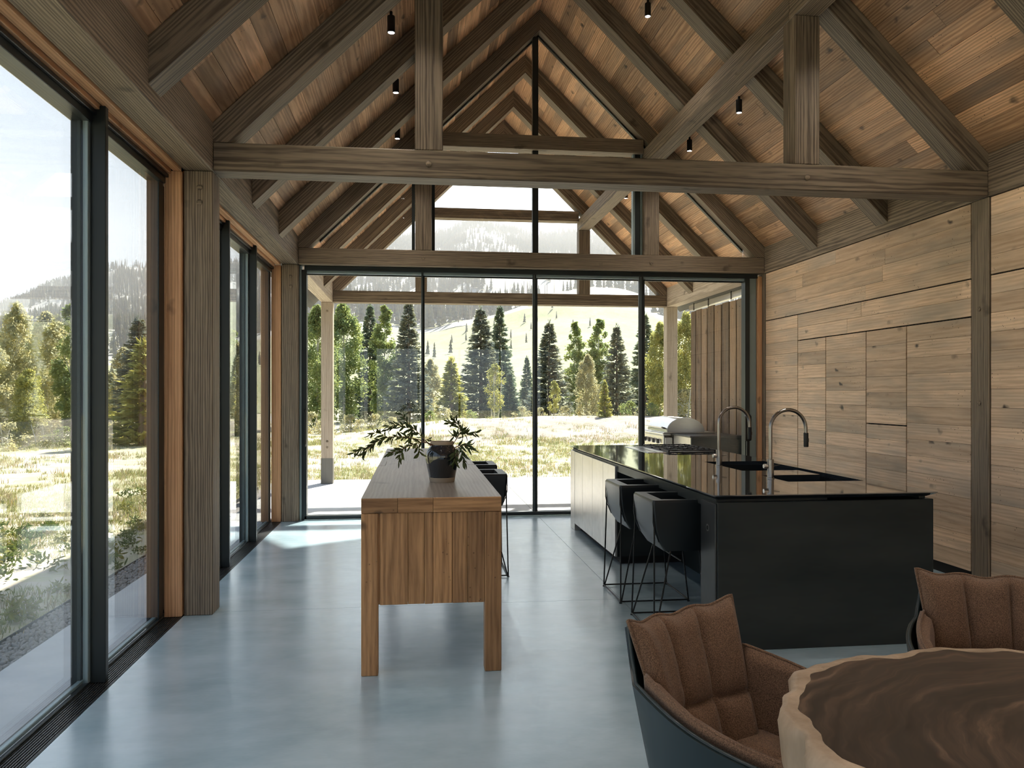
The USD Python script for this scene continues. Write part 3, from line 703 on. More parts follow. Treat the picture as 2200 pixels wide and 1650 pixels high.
ex = thing('extractor_strip', 'flat brushed steel extractor strip beside the gas cooktop', 'extractor')
exc = obj(ex, 'cover', box(2.262, 2.452, 7.47, 8.34, IZ, IZ + .005, .001), 'steel_bright')
obj(exc, 'slot', box(2.35, 2.364, 7.50, 8.31, IZ + .0048, IZ + .0056), 'dark_gap')

# faucets
def faucet(lab, x, y):
    t = thing('faucet', lab, 'faucet', (x, y, IZ), group='faucets on the island')
    bs = obj(t, 'base', lathe([(0, 0), (.026, 0), (.026, .006), (.0225, .008), (.0225, .130), (.0205, .133), (0, .133)], 24), 'chrome_dark', 40)
    R = .128; zt = .345
    arc = [(0, 0, .13), (0, 0, .2), (0, 0, zt)] + [(R - R * math.cos(a), 0, zt + R * math.sin(a)) for a in np.linspace(.12, math.pi * .98, 22)] + [(2 * R + .002, 0, zt - .03)]
    nk = obj(t, 'neck', tube(arc, .0125, 14), 'chrome_dark', 50)
    sh = obj(nk, 'spray_head', cat([tube([(2 * R + .002, 0, zt - .03), (2 * R + .002, 0, zt - .034), (2 * R + .003, 0, zt - .125), (2 * R + .003, 0, zt - .130)], [.013, .0165, .0165, .014], 16)]), 'black_metal', 40)
    obj(nk, 'spray_button', box(2 * R + .018, 2 * R + .022, -.005, .005, zt - .095, zt - .07, .001), 'chrome_dark')
    obj(bs, 'knob', tube([(-.022, 0, .085), (-.046, 0, .085), (-.050, 0, .085)], [.0165, .0165, .014], 18), 'steel_bright', 40)
    obj(bs, 'lever', tube([(.02, 0, .086), (.065, -.0, .092)], [.0035, .003], 8), 'chrome_dark', 40)
    return t
faucet('tall arched gooseneck faucet nearer the near end of the island', 2.425, 5.14)
faucet('tall arched gooseneck faucet beside the cooktop end of the sink', 2.415, 6.04)

# ------------------------------------------------------------------ bar stools
def rod(p, q, r=.0055): return tube([p, q], r, 7)
def stool(lab, x, y, rz=0, group=None, first=[None]):
    """Origin at the centre of the base on the floor; the sitter looks along +x."""
    if first[0] is not None:
        return copy(first[0], (x, y, 0), rz, lab, group=group)
    t = thing('bar_stool', lab, 'stool', (x, y, 0), rz, group)
    first[0] = t
    hw, hd = .25, .25
    C = {(-1, -1): (-hw, -hd), (-1, 1): (-hw, hd), (1, -1): (hw, -hd), (1, 1): (hw, hd)}
    for a, b in (((-1, -1), (-1, 1)), ((-1, 1), (1, 1)), ((1, 1), (1, -1)), ((1, -1), (-1, -1))):
        obj(t, 'floor_rail', rod((*C[a], .012), (*C[b], .012)), 'black_metal', 40)
    for k, (cx_, cy_) in C.items():
        obj(t, 'foot', lathe([(0, 0), (.010, 0), (.010, .006), (0, .006)], 10).apply_translation((cx_, cy_, 0)), 'black_metal')
        tx, ty = (-.235, k[1] * .205) if k[0] < 0 else (.20, k[1] * .20)
        obj(t, 'leg', rod((cx_, cy_, .012), (tx, ty, .80 if k[0] < 0 else .56)), 'black_metal', 40)
        if k[0] < 0: obj(t, 'leg', rod((cx_ + .006, cy_, .012), (-.12, k[1] * .17, .51)), 'black_metal', 40)
    for s in (-1, 1): obj(t, 'foot_rest', rod((.215, -.2, .28), (.215, .2, .28)), 'black_metal', 40) if s > 0 else None
    # bucket: a rounded tub, open to the front
    def tub(inset, z0, z1):
        pts = []
        for z, gx, gy in ((z0, .085, .03), (z0 + .06, .045, .012), (z0 + .14, .015, .004), (z1 - .02, .0, .0), (z1, .006, .006)):
            for x_, y_ in (((-.232 + gx + inset), (-.203 + gy + inset)), ((-.232 + gx + inset), (.203 - gy - inset)), ((.215 + inset * 0), (.203 - gy - inset)), ((.215 + inset * 0), (-.203 + gy + inset))):
                r = .018
                for a in np.linspace(0, 2 * math.pi, 9)[:-1]:
                    pts.append((x_ + r * math.cos(a) * (1 if x_ < 0 else .3), y_ + r * math.sin(a), z))
        return hull(pts)
    outer = tub(0, .515, .835)
    inner = hull([(-.19, -.165, .9), (-.19, .165, .9), (.30, -.165, .9), (.30, .165, .9), (-.14, -.15, .66), (-.14, .15, .66), (.30, -.15, .66), (.30, .15, .66)])
    arm = hull([(.02, -.4, .90), (.02, .4, .90), (.40, -.4, .73), (.40, .4, .73), (.4, -.4, .95), (.4, .4, .95)])
    shell = outer - inner
    ss = obj(t, 'seat_shell', as_tm(shell), 'leather_black', 45)
    obj(t, 'seat_cushion', box(-.155, .205, -.155, .155, .655, .705, .02), 'leather_black', 40)
    for s in (-1, 1):
        obj(ss, 'corner_seam', tube([(-.245, s * .211, .825), (-.246, s * .212, .70), (-.236, s * .208, .65), (-.205, s * .20, .575)], .0035, 6), 'leather_black', True)
    return t
G1 = 'leather stools at the island'
stool('black leather bar stool at the island, closest to the near end panel', 1.70, 4.91, 0, G1)
stool('black leather bar stool at the island, next to the steel cabinet doors', 1.70, 5.70, 0, G1)
G2 = 'leather stools at the oak table'
stool('black leather bar stool behind the jar, closer of two at the oak table', .50, 6.60, 180, G2)
stool('black leather bar stool behind the jar, farther of two at the oak table', .50, 7.42, 180, G2)

# ------------------------------------------------------------------ log table and upholstered chairs
LX, LY, LR, LZ = 1.515, 1.50, .685, .74
def log_r(a): return LR * (1 + .026 * math.sin(3 * a + .6) + .018 * math.sin(5 * a + 2.) + .012 * math.sin(9 * a + 1.) + .012 * math.sin(17 * a) + .009 * abs(math.sin(14.5 * a + 2)) + .005 * math.sin(47 * a))
n_ = {'tc': ('texture_coordinate', {}), 'wn': ('noise_texture', {'scale': 3.2, 'detail': 3.}), 'ws': ('vector_math', {'math_type': 'scale', 'scale': .22}), 'wa': ('vector_math', {'math_type': 'add'}),
      'm': ('mapping', {'scale': (1., 1.12, 0.), 'location': (-.22, .0, 0)}), 'ln': ('vector_math', {'math_type': 'length'}), 'nm': ('vector_math', {'math_type': 'normalize'}),
      'sx': ('separate_xyz', {}), 'rm': ('math', {'math_type': 'multiply', 'value2': 26.}), 'cx': ('combine_xyz', {}),
      'nz': ('noise_texture', {'scale': 1., 'detail': 6., 'roughness': .62}),
      'r': ('rgb_ramp', {'ramp': [(.30, (.010, .0065, .005)), (.46, (.027, .016, .011)), (.57, (.060, .035, .023)), (.70, (.15, .092, .058))]}),
      'p': ('principled_bsdf', {'roughness': .36})}
LOOK['log_heart'] = usdkit.material(stage, '/World/Looks/log_heart', n_, [('tc.object', 'wn.vector'), ('wn.color', 'ws.vector1'), ('tc.object', 'wa.vector1'), ('ws.vector', 'wa.vector2'), ('wa.vector', 'm.vector'),
    ('m.vector', 'ln.vector1'), ('m.vector', 'nm.vector1'), ('nm.vector', 'sx.vector'), ('ln.value', 'rm.value1'), ('sx.x', 'cx.x'), ('sx.y', 'cx.y'), ('rm.value', 'cx.z'), ('cx.vector', 'nz.vector'), ('nz.fac', 'r.fac'), ('r.color', 'p.base_color')], surface='p.BSDF')
mottled('log_sap', (.24, .165, .105), (.46, .34, .235), 9., .55, bump=.3, stretch=(1, 1, .25), fine=40.)
lt = thing('log_table', 'round dining table cut from one thick tree trunk, in front of the tweed chairs', 'table', (LX, LY, 0))
NA = 240
ang = np.arange(NA) * 2 * math.pi / NA
R0 = np.array([log_r(a) for a in ang])
noi = np.array([[meshkit.noise(np.array([math.cos(a) * 9, math.sin(a) * 9, z * 3.0]), 3) for a in ang] for z in (0., .15, .3, .45, .58, .68, .72)])
rings = []
for i, (z, k) in enumerate(((0., .97), (.15, .955), (.3, .955), (.45, .965), (.58, .98), (.68, .995), (.715, 1.0))):
    rr = R0 * k + (noi[i] - .5) * .030
    rings.append(np.stack([rr * np.cos(ang), rr * np.sin(ang), np.full(NA, z)], 1))
rr = R0 * .992; rings.append(np.stack([rr * np.cos(ang), rr * np.sin(ang), np.full(NA, LZ - .004)], 1))
rr = R0 * .97; rings.append(np.stack([rr * np.cos(ang), rr * np.sin(ang), np.full(NA, LZ)], 1))
rh = R0 * .935 + .006 * np.sin(13 * ang) + .004 * np.sin(31 * ang)
rings.append(np.stack([rh * np.cos(ang), rh * np.sin(ang), np.full(NA, LZ)], 1))
V = np.vstack(rings); F = []
for i in range(len(rings) - 1):
    for j in range(NA):
        a, b = i * NA + j, i * NA + (j + 1) % NA
        F += [(a, b, b + NA), (a, b + NA, a + NA)]
obj(lt, 'trunk', (V, np.array(F)), 'log_sap', 50)
V = np.vstack([rings[-1] + [0, 0, .0], [[0, 0, LZ]]]); F = [(j, (j + 1) % NA, NA) for j in range(NA)]
obj(lt, 'heartwood_top', (V, np.array(F)), 'log_heart', label='dark brown heartwood with swirling rings')

def panel(fn, nu, nv, thick, tufts_u, tufts_v, puff, ends=.2):
    """Closed padded panel: fn(u, v) -> (point, outward-to-sitter normal), u and v in 0..1; tufts: seam positions."""
    us, vs = np.linspace(0, 1, nu), np.linspace(0, 1, nv)
    def bulge(t, seams):
        s = sorted([0] + list(seams) + [1])
        for a, b in zip(s, s[1:]):
            if a <= t <= b + 1e-9:
                q = (t - a) / (b - a)
                return (max(0, 1 - abs(2 * q - 1) ** 3.2)) ** .6
        return 0
    A, Bk = [], []
    for v in vs:
        for u in us:
            p, n = fn(u, v)
            bu = bulge(u, tufts_u) * bulge(v, tufts_v)
            wr = (meshkit.noise(np.array([u * 7, v * 9, 1.0]), 5) - .5) * .006
            edge = min(1, min(u, 1 - u, v, 1 - v) / .06)
            A.append(p + n * (thick * (.35 + .65 * edge) + puff * (bu ** .8) + wr * edge)); Bk.append(p)
    A, Bk = np.array(A), np.array(Bk); N = nu * nv; F = []
    for i in range(nv - 1):
        for j in range(nu - 1):
            a, b, c, d = i * nu + j, i * nu + j + 1, (i + 1) * nu + j + 1, (i + 1) * nu + j
            F += [(a, b, c), (a, c, d), (N + a, N + c, N + b), (N + a, N + d, N + c)]
    per = [j for j in range(nu)] + [i * nu + nu - 1 for i in range(1, nv)] + [(nv - 1) * nu + j for j in range(nu - 2, -1, -1)] + [i * nu for i in range(nv - 2, 0, -1)]
    for a, b in zip(per, per[1:] + per[:1]): F += [(a, N + a, N + b), (a, N + b, b)]
    m = trimesh.Trimesh(np.vstack([A, Bk]), np.array(F), process=False); trimesh.repair.fix_normals(m)
    return m, A[per]
def chair(lab, x, y, face):
    """Sitter looks along +x of the chair; origin on the floor under the seat."""
    t = thing('dining_chair', lab, 'chair', (x, y, 0), face, 'tweed dining chairs')
    ZS = .45
    def back(u, v):
        w = .192 + .050 * v ** 1.2
        yy = (2 * u - 1) * w * -1
        top = .812 + .020 * abs(2 * u - 1) ** 2.2 - .006 * math.cos(3 * math.pi * (2 * u - 1))
        z = ZS - .04 + (top - ZS + .04) * v
        xx = -.190 - .130 * v + .055 * abs(2 * u - 1) ** 2 * (1 - .25 * v)
        n = np.array([1., .35 * (2 * u - 1) * 1.0, .22]); n /= np.linalg.norm(n)
        return np.array([xx, yy, z]), n
    m, per = panel(back, 73, 45, .020, (.335, .665), (.36,), .038)
    bk = obj(t, 'backrest', m, 'tweed', True)
    obj(bk, 'back_piping', tube(np.vstack([per, per[:1]]), .0055, 6, False), 'tweed', True)
    for s in (-1, 1):
        def arm(u, v, s=s):
            z0 = ZS - .05; z1 = .675 - .070 * u ** 1.2 + .02 * (1 - u) ** 3
            xx = -.215 + .47 * u; yy = s * (.206 + .030 * v + .060 * math.sin(math.pi * min(1, u * .9)) - .02 * u * u)
            z = z0 + (z1 - z0) * v
            n = np.array([.1 * (1 - u), -s * 1., .15]); n /= np.linalg.norm(n)
            return np.array([xx, yy, z]), n
        m, per = panel(arm, 45, 17, .034, (.40, .72), (), .012)
        ar = obj(t, 'armrest', m, 'tweed', True)
        obj(ar, 'arm_piping', tube(np.vstack([per, per[:1]]), .005, 6, False), 'tweed', True)
    def seat(u, v):
        return np.array([-.19 + .46 * v, (2 * u - 1) * -.235 * (1 - .06 * v), ZS - .06]), np.array([0, 0, 1.])
    m, per = panel(seat, 41, 31, .055, (.335, .665), (.5,), .016)
    obj(t, 'seat_cushion', m, 'tweed', True)
    # moulded shell: outside of back, arms and underside
    def shell_pts(u):
        a = (2 * u - 1)
        return a
    prof = []
    nu = 73
    for i in range(nu):
        u = i / (nu - 1); q = 2 * u - 1
        # plan: arm front right -> back -> arm front left
        if abs(q) > .42:
            w = (abs(q) - .42) / .58; sgn = 1 if q > 0 else -1
            xx = -.175 + .44 * w; yy = sgn * (.242 + .055 * math.sin(math.pi * min(1, w * .9)) - .03 * w * w)
            top = .675 - .075 * w ** 1.2 - .014
            topx = xx; topy = yy + sgn * .026
        else:
            w = q / .42
            xx = -.205 + .04 * abs(w) ** 2.5; yy = .242 * math.copysign(abs(w) ** .95, w)
            e = abs(w)
            top = .800 + .014 * e ** 2 if e < .86 else .812 - (.155) * ((e - .86) / .14)
            topx = xx - .135 * ((top - ZS) / .4) ; topy = yy * 1.0
        col = []
        for v in np.linspace(0, 1, 9):
            if v < .4:
                k = v / .4; col.append((xx * (.45 + .55 * k ** .55), yy * (.35 + .65 * k ** .55), ZS - .13 + .10 * k ** 2))
            else:
                k = (v - .4) / .6; col.append((xx + (topx - xx) * k, yy + (topy - yy) * k, ZS - .03 + (top - ZS + .03) * k))
        prof.append(col)
    P = np.array(prof); nv = P.shape[1]
    Nn = np.cross(np.gradient(P, axis=0), np.gradient(P, axis=1)); Nn /= np.linalg.norm(Nn, axis=2, keepdims=True) + 1e-9
    cdir = P - np.array([0, 0, ZS + .1]); sg = np.sign((Nn * cdir).sum(2, keepdims=True)); Nn *= sg
    O = P + Nn * .012
    A, Bk = P.reshape(-1, 3), O.reshape(-1, 3); N = len(A); F = []
    idx = lambda i, j: i * nv + j
    for i in range(nu - 1):
        for j in range(nv - 1):
            a, b, c, d = idx(i, j), idx(i + 1, j), idx(i + 1, j + 1), idx(i, j + 1)
            F += [(a, b, c), (a, c, d), (N + a, N + c, N + b), (N + a, N + d, N + c)]
    per = [idx(i, nv - 1) for i in range(nu)]
    for a, b in zip(per, per[1:]): F += [(a, N + a, N + b), (a, N + b, b)]
    for i in (0, nu - 1):
        for j in range(nv - 1): a, b = idx(i, j), idx(i, j + 1); F += [(a, b, N + b), (a, N + b, N + a)]
    m = trimesh.Trimesh(np.vstack([A, Bk]), np.array(F), process=False); trimesh.repair.fix_normals(m)
    she = obj(t, 'shell', m, 'shell_green', 60, label='glossy black-green moulded shell')
    obj(she, 'shell_rim', tube(P[:, -1] + np.array([0, 0, .001]), .006, 6), 'shell_green', True)
    for sx_ in (-1, 1):
        for sy_ in (-1, 1):
            obj(t, 'leg', tube([(sx_ * .13, sy_ * .13, .33), (sx_ * .20, sy_ * .20, 0)], [.012, .009], 10), 'black_metal', 40)
    return t
chair('brown tweed dining chair with black shell, standing left of the log table', .955, 2.10, math.degrees(math.atan2(-.85, .50)))
chair('brown tweed dining chair behind the log table, facing the camera', 1.985, 2.40, math.degrees(math.atan2(-.92, -.38)))

# ------------------------------------------------------------------ spotlights under the roof boards
def spot(lab, x, y, drop=.16):
    zt = zc(x) - .001
    t = thing('spotlight', lab, 'spotlight', (x, y, zt), group='black ceiling spotlights')
    hz = -.038
    obj(t, 'mount', tube([(0, 0, -.002), (0, 0, hz)], .012, 10), 'black_metal', 40)
    ho = obj(t, 'housing', lathe([(0, hz), (.029, hz), (.030, hz - .004), (.030, hz - .128), (.0265, hz - .128), (.026, hz - .090), (0, hz - .090)][::-1], 24), 'black_metal', 40)
    obj(ho, 'lens', lathe([(0, hz - .0905), (.0255, hz - .0905), (.0255, hz - .098), (0, hz - .0985)][::-1], 16), 'spot_lens', 40)
    return t
sp = [(-.19, 6.20, 'on the left slope just beyond the near truss'), (-.185, 7.45, 'on the left slope between the two common rafters'), (-.20, 8.75, 'on the left slope just before the far glass'),
      (2.27, 7.50, 'high on the right slope at the top edge of the picture'), (3.20, 7.48, 'low on the right slope next to the diagonal purlin'), (3.17, 8.82, 'low on the right slope above the cross beam'),
      (3.10, 11.35, 'on the porch ceiling, right slope'), (-.16, 10.10, 'on the porch ceiling, left slope')]
for x, y, w in sp: spot('black cylinder spotlight ' + w, x, y)
for k, (x, y) in enumerate([(x, y) for y in (4.9, 3.6, 2.3, 1.0, -.3, -1.6, -2.9, -4.2, -5.5) for x in (-.19, 3.17)]):  # unseen lamps, added out of frame to brighten the room
    nth = ('first', 'second', 'third', 'fourth', 'fifth', 'sixth', 'seventh', 'eighth', 'ninth')[k // 2]
    spot(f'added fill spotlight of the {"left" if x < 1 else "right"} row, {nth} on the camera side of the near truss', x, y)
# ------------------------------------------------------------------ outside: slabs, gravel, ground
porch = struct('floor', 'pale concrete porch slab in full sun outside the far glass')
for x0, x1 in ((-2.23, 1.487), (1.493, 5.4)):
    for y0, y1 in ((9.60, 13.83),):
        obj(porch, 'slab', box(x0, x1, y0, y1, -.2, -.004, .004), 'concrete_out')
apron = struct('path', 'pale concrete apron strip along the left glass')
for y0, y1 in ((Y0, -1.8), (-1.796, 1.9), (1.904, 5.57), (5.574, 9.596)):
    obj(apron, 'slab', box(-2.23, -1.745, y0, y1, -.2, -.004, .004), 'concrete_out')

def gz(x, y):
    """Height of the ground around the house."""
    x, y = np.asarray(x, float), np.asarray(y, float)
    r = np.hypot(x, y)
    b = (meshkit.fbm(np.stack([x * .35, y * .35, np.zeros_like(x)], -1), 4, 2) - .5) * .22
    near = np.clip((np.maximum(-2.5 - x, y - 14.0)) / 5, 0, 1)
    bank = np.exp(-((y - 27.5 - 1.5 * np.sin(x * .3)) / 4.5) ** 2) * .62 * np.clip((x + 3.5) / 5, 0, 1) * np.clip((16 - x) / 5, 0, 1)
    return -.06 + b * near * .6 + bank + np.clip(r - 24, 0, 100) * .004
xs, ys = np.linspace(-60, 60, 241), np.linspace(-45, 75, 241)
X, Y = np.meshgrid(xs, ys)
V = np.stack([X, Y, gz(X, Y)], -1).reshape(-1, 3)
inside = (X > -2.22) & (X < 5.3) & (Y < 13.8) & (Y > -7.2)
V[:, 2] = np.where(inside.ravel(), -.25, V[:, 2])
def gridF(nx, ny):
    i = np.arange(ny - 1)[:, None] * nx + np.arange(nx - 1)[None]
    q = np.stack([i, i + 1, i + nx + 1, i + nx], -1).reshape(-1, 4)
    return q
cen = V[:, :2]
obj(None, 'ground', (V, gridF(241, 241)), 'lawn_soil', True)
tag(stage.GetPrimAtPath('/World/ground'), 'dry yellow-green lawn around the house', None, None, 'structure')

# bare bank of earth before the trees
xs, ys = np.linspace(-2, 14, 90), np.linspace(21.5, 33, 70)
X, Y = np.meshgrid(xs, ys)
mask = .035 - .12 * np.clip(np.abs((X - 6) / 8.5) ** 3 + np.abs((Y - 27.) / 5.4) ** 4, 0, 3) + (meshkit.fbm(np.stack([X * .6, Y * .6, X * 0], -1), 3, 9) - .5) * .12
V = np.stack([X, Y, gz(X, Y) + mask], -1).reshape(-1, 3)
obj(None, 'earth_bank', (V, gridF(90, 70)), 'bank_soil', True)
tag(stage.GetPrimAtPath('/World/earth_bank'), 'bare pale earth bank between the lawn and the trees', None, None, 'structure')

# steel edging and gravel strip
eg = thing('garden_edging', 'thin dark steel edging between gravel strip and lawn', 'edging')
for a, b in ((-5, 0), (0.01, 4.5), (4.51, 9), (9.01, 13)):
    obj(eg, 'strip', box(-2.515, -2.508, a, b, -.15, -.012), 'edging_steel')
ico = trimesh.creation.icosphere(1, 1.0)
protos = []
gi = UsdGeom.PointInstancer.Define(stage, '/World/gravel')
for k in range(4):
    v = np.array(ico.vertices) * np.array([1, .8, .6]); v = v * (1 + .5 * (meshkit.noise(v * 1.7 + k * 9, k)[:, None] - .5))
    m = usdkit.mesh(stage, f'/World/gravel/stone_{k + 1:03d}' if k else '/World/gravel/stone', (v, ico.faces), LOOK['gravel_stone'], 40)
    protos.append(m.GetPath())
N = 7000
gp = np.stack([rng.uniform(-2.505, -2.235, N), rng.uniform(1.5, 9.8, N), rng.uniform(-.055, -.025, N)], 1)
gs = rng.uniform(.008, .022, N)
q = rng.normal(size=(N, 4)); q /= np.linalg.norm(q, axis=1, keepdims=True)
gi.CreatePrototypesRel().SetTargets(protos)
gi.CreateProtoIndicesAttr(Vt.IntArray.FromNumpy(rng.integers(0, 4, N).astype(np.int32)))
gi.CreatePositionsAttr(Vt.Vec3fArray.FromNumpy(gp.astype(np.float32)))
gi.CreateScalesAttr(Vt.Vec3fArray.FromNumpy(np.repeat(gs[:, None], 3, 1).astype(np.float32)))
gi.CreateOrientationsAttr(Vt.QuathArray([Gf.Quath(float(a[0]), float(a[1]), float(a[2]), float(a[3])) for a in q]))
tag(gi.GetPrim(), 'grey gravel strip between concrete apron and lawn', 'gravel', None, 'stuff')
obj(struct('gravel_bed', 'soil under the gravel strip'), 'bed', box(-2.508, -2.23, -7, 13, -.2, -.055), 'gravel_stone')

# grass tufts
def tuft(n, h, seed, spread=.05):
    r = np.random.default_rng(seed); V, F = [], []
    for i in range(n):
        a = r.uniform(0, 6.28); b = np.array([r.normal() * spread, r.normal() * spread, -.01]); hh = h * r.uniform(.5, 1.1); lean = r.uniform(.1, .8)
        d = np.array([math.cos(a) * lean, math.sin(a) * lean, 1.0]) * hh; s = np.array([-math.sin(a), math.cos(a), 0]) * .004
        k = len(V); V += [b - s, b + s, b + d * .6 + s * .7, b + d * .6 - s * .7, b + d * np.array([1.3, 1.3, .9])]
        F += [(k, k + 1, k + 2), (k, k + 2, k + 3), (k + 3, k + 2, k + 4)]
    return np.array(V), np.array(F)
def scatter(name, lab, catname, pr, pts, sc, idx, seed):
    g = UsdGeom.PointInstancer.Define(stage, f'/World/{name}')
    tg = []
    for k, (nm, m, mat) in enumerate(pr):
        tg.append(usdkit.mesh(stage, f'/World/{name}/{nm}' + (f'_{k:03d}' if k else ''), m, LOOK[mat], False).GetPath())
    r = np.random.default_rng(seed); a = r.uniform(0, 2 * math.pi, len(pts))
    g.CreatePrototypesRel().SetTargets(tg)
    g.CreateProtoIndicesAttr(Vt.IntArray.FromNumpy(np.asarray(idx).astype(np.int32)))
    g.CreatePositionsAttr(Vt.Vec3fArray.FromNumpy(np.asarray(pts).astype(np.float32)))
    g.CreateScalesAttr(Vt.Vec3fArray.FromNumpy(np.repeat(np.asarray(sc)[:, None], 3, 1).astype(np.float32)))
    g.CreateOrientationsAttr(Vt.QuathArray([Gf.Quath(float(math.cos(t / 2)), 0, 0, float(math.sin(t / 2))) for t in a]))
    return tag(g.GetPrim(), lab, catname, None, 'stuff')
P, I, S = [], [], []
r2 = np.random.default_rng(21)
for n, xr, yr, sc in ((9000, (-9, -2.55), (3, 14), (.5, 1.1)), (7000, (-20, -2.55), (10, 28), (.9, 1.7)), (8000, (-6, 12), (13.9, 24), (.8, 1.5)), (3000, (-3, 14), (22, 34), (.9, 2.2))):
    x, y = r2.uniform(*xr, n), r2.uniform(*yr, n)
    dens = meshkit.fbm(np.stack([x * .7, y * .7, x * 0], -1), 3, 4)
    keep = (dens > r2.uniform(.30, .62, n)) & ~((x > -2.5) & (y < 13.9))
    if yr[0] > 21: keep &= r2.uniform(0, 1, n) > .55
    x, y = x[keep], y[keep]
    P.append(np.stack([x, y, gz(x, y)], 1)); S.append(r2.uniform(*sc, len(x))); I.append(r2.choice(4, len(x), p=[.34, .3, .2, .16]))
scatter('grass', 'short patchy meadow grass on the lawn', 'grass', [('tuft', tuft(16, .07, 1), 'grass_green'), ('tuft', tuft(14, .09, 2, .06), 'grass_green'), ('tuft', tuft(12, .11, 3), 'grass_dry'), ('tuft', tuft(9, .05, 4, .08), 'grass_dry')], np.vstack(P), np.concatenate(S), np.concatenate(I), 5)
# leafy weeds
def weed(seed):
    r = np.random.default_rng(seed); Vs, Fs, k = [], [], 0
    for i in range(34):
        v, f = leaf_mesh(np.array([r.normal() * .05, r.normal() * .05, r.uniform(0, .12)]), np.array([r.normal(), r.normal(), r.uniform(.1, 1)]), r.uniform(.04, .08), r.uniform(.015, .03), r.uniform(0, 6), .3)
        Vs.append(v); Fs.append(f + k); k += len(v)
    return np.vstack(Vs), np.vstack(Fs)
wx, wy = r2.uniform(-4.6, -2.6, 130), r2.uniform(4.5, 13, 130)
scatter('weeds', 'low leafy green weeds along the shaded lawn edge', 'weeds', [('weed', weed(1), 'aspen_green'), ('weed', weed(2), 'sapling_yellow')], np.stack([wx, wy, gz(wx, wy)], 1), r2.uniform(.5, 1.25, 130), r2.integers(0, 2, 130), 6)

# ------------------------------------------------------------------ porch: barn-board screen, counter, grill
sc = thing('barn_door', 'sliding screen of weathered brown barn boards on a steel rail', 'sliding door')
y = 9.75
yb = [9.90, 10.15, 10.39, 10.63, 10.88, 11.136, 11.42, 11.71, 12.0, 12.26, 12.52, 12.765]
for a, b in zip(yb, yb[1:]):
    o = rnd.uniform(0, .012)
    bd = wood(sc, 'board', box(4.60 + o, 4.63 + o, a + .020, b - .020, .06 + rnd.uniform(0, .02), 2.86 + rnd.uniform(-.012, .012), .004), 'barn_wood', (0, 0, 1))
    for z in (2.74, 1.4): obj(bd, 'nail', tube([(4.60 + o - .003, .5 * (a + b), z), (4.60 + o, .5 * (a + b), z)], .006, 8), 'dark_gap')
obj(sc, 'backing', box(4.65, 4.67, 9.90, 12.76, .1, 2.8), 'dark_gap')
rl = thing('door_rail', 'galvanised steel rail carrying the barn-board screen', 'rail')
tr_ = obj(rl, 'track', box(4.585, 4.66, 9.75, 12.80, 2.885, 2.975, .006), 'steel')
for yy in (10.2, 11.0, 11.9, 12.55): obj(tr_, 'hanger', box(4.578, 4.59, yy - .012, yy + .012, 2.87, 2.99, .002), 'black_metal')

oc = thing('outdoor_counter', 'low dark steel outdoor counter next to the grill', 'counter')
obj(oc, 'top', box(3.765, 4.565, 10.45, 12.42, .878, .90, .003), 'grille_metal')
obj(oc, 'front', box(3.79, 4.56, 10.465, 10.485, .0, .877), 'patina_steel')
obj(oc, 'side', box(3.785, 3.80, 10.487, 11.20, .0, .877), 'door_steel')
obj(oc, 'carcass', box(3.805, 4.555, 10.49, 12.4, .0, .875), 'patina_steel')
gr = thing('gas_grill', 'stainless steel gas grill with rounded hood on the porch', 'grill')
gy0, gy1 = 11.24, 12.22
obj(gr, 'body', box(3.665, 3.784, gy0, gy1, .0, .84, .006), 'steel')
cp = obj(gr, 'control_panel', box(3.635, 3.664, gy0 + .005, gy1 - .005, .66, .865, .010), 'steel_bright')
obj(gr, 'tray', box(3.64, 4.43, gy0 - .02, gy1 + .02, .902, .914, .004), 'steel')
obj(gr, 'front_lip', box(3.63, 3.764, gy0, gy1, .867, .900, .010), 'steel_bright')
hc, hr, hh = 3.985, .290, .215
def arcm(r0, h0, yy0, yy1):
    return prism([(hc - r0 * math.cos(a), .915 + h0 * math.sin(a) ** .9) for a in np.linspace(0, math.pi, 33)], 1, yy0, yy1)
hd_ = obj(gr, 'hood', arcm(hr, hh, gy0 + .02, gy1 - .02), 'steel_bright', 40)
for a, b in ((gy0 + .002, gy0 + .019), (gy1 - .019, gy1 - .002)): obj(gr, 'hood_end', arcm(hr - .004, hh - .004, a, b), 'steel', 40)
obj(hd_, 'handle', tube([(hc - hr - .055, gy0 + .06, .985), (hc - hr - .055, gy1 - .06, .985)], .013, 12), 'steel_bright', 40)
for yy in (gy0 + .14, gy1 - .14): obj(hd_, 'handle_bracket', tube([(hc - hr - .055, yy, .985), (hc - hr + .03, yy, .965)], .012, 10), 'grille_metal', 40)
for yy in (gy0 + .20, gy0 + .42, gy0 + .64, gy0 + .84):
    k = obj(cp, 'knob', tube([(3.624, yy, .775), (3.602, yy, .775), (3.597, yy, .775)], [.036, .032, .028], 18), 'black_metal', 40)
    obj(cp, 'knob_ring', tube([(3.6355, yy, .775), (3.625, yy, .775)], [.046, .043], 18), 'steel_bright', 40)

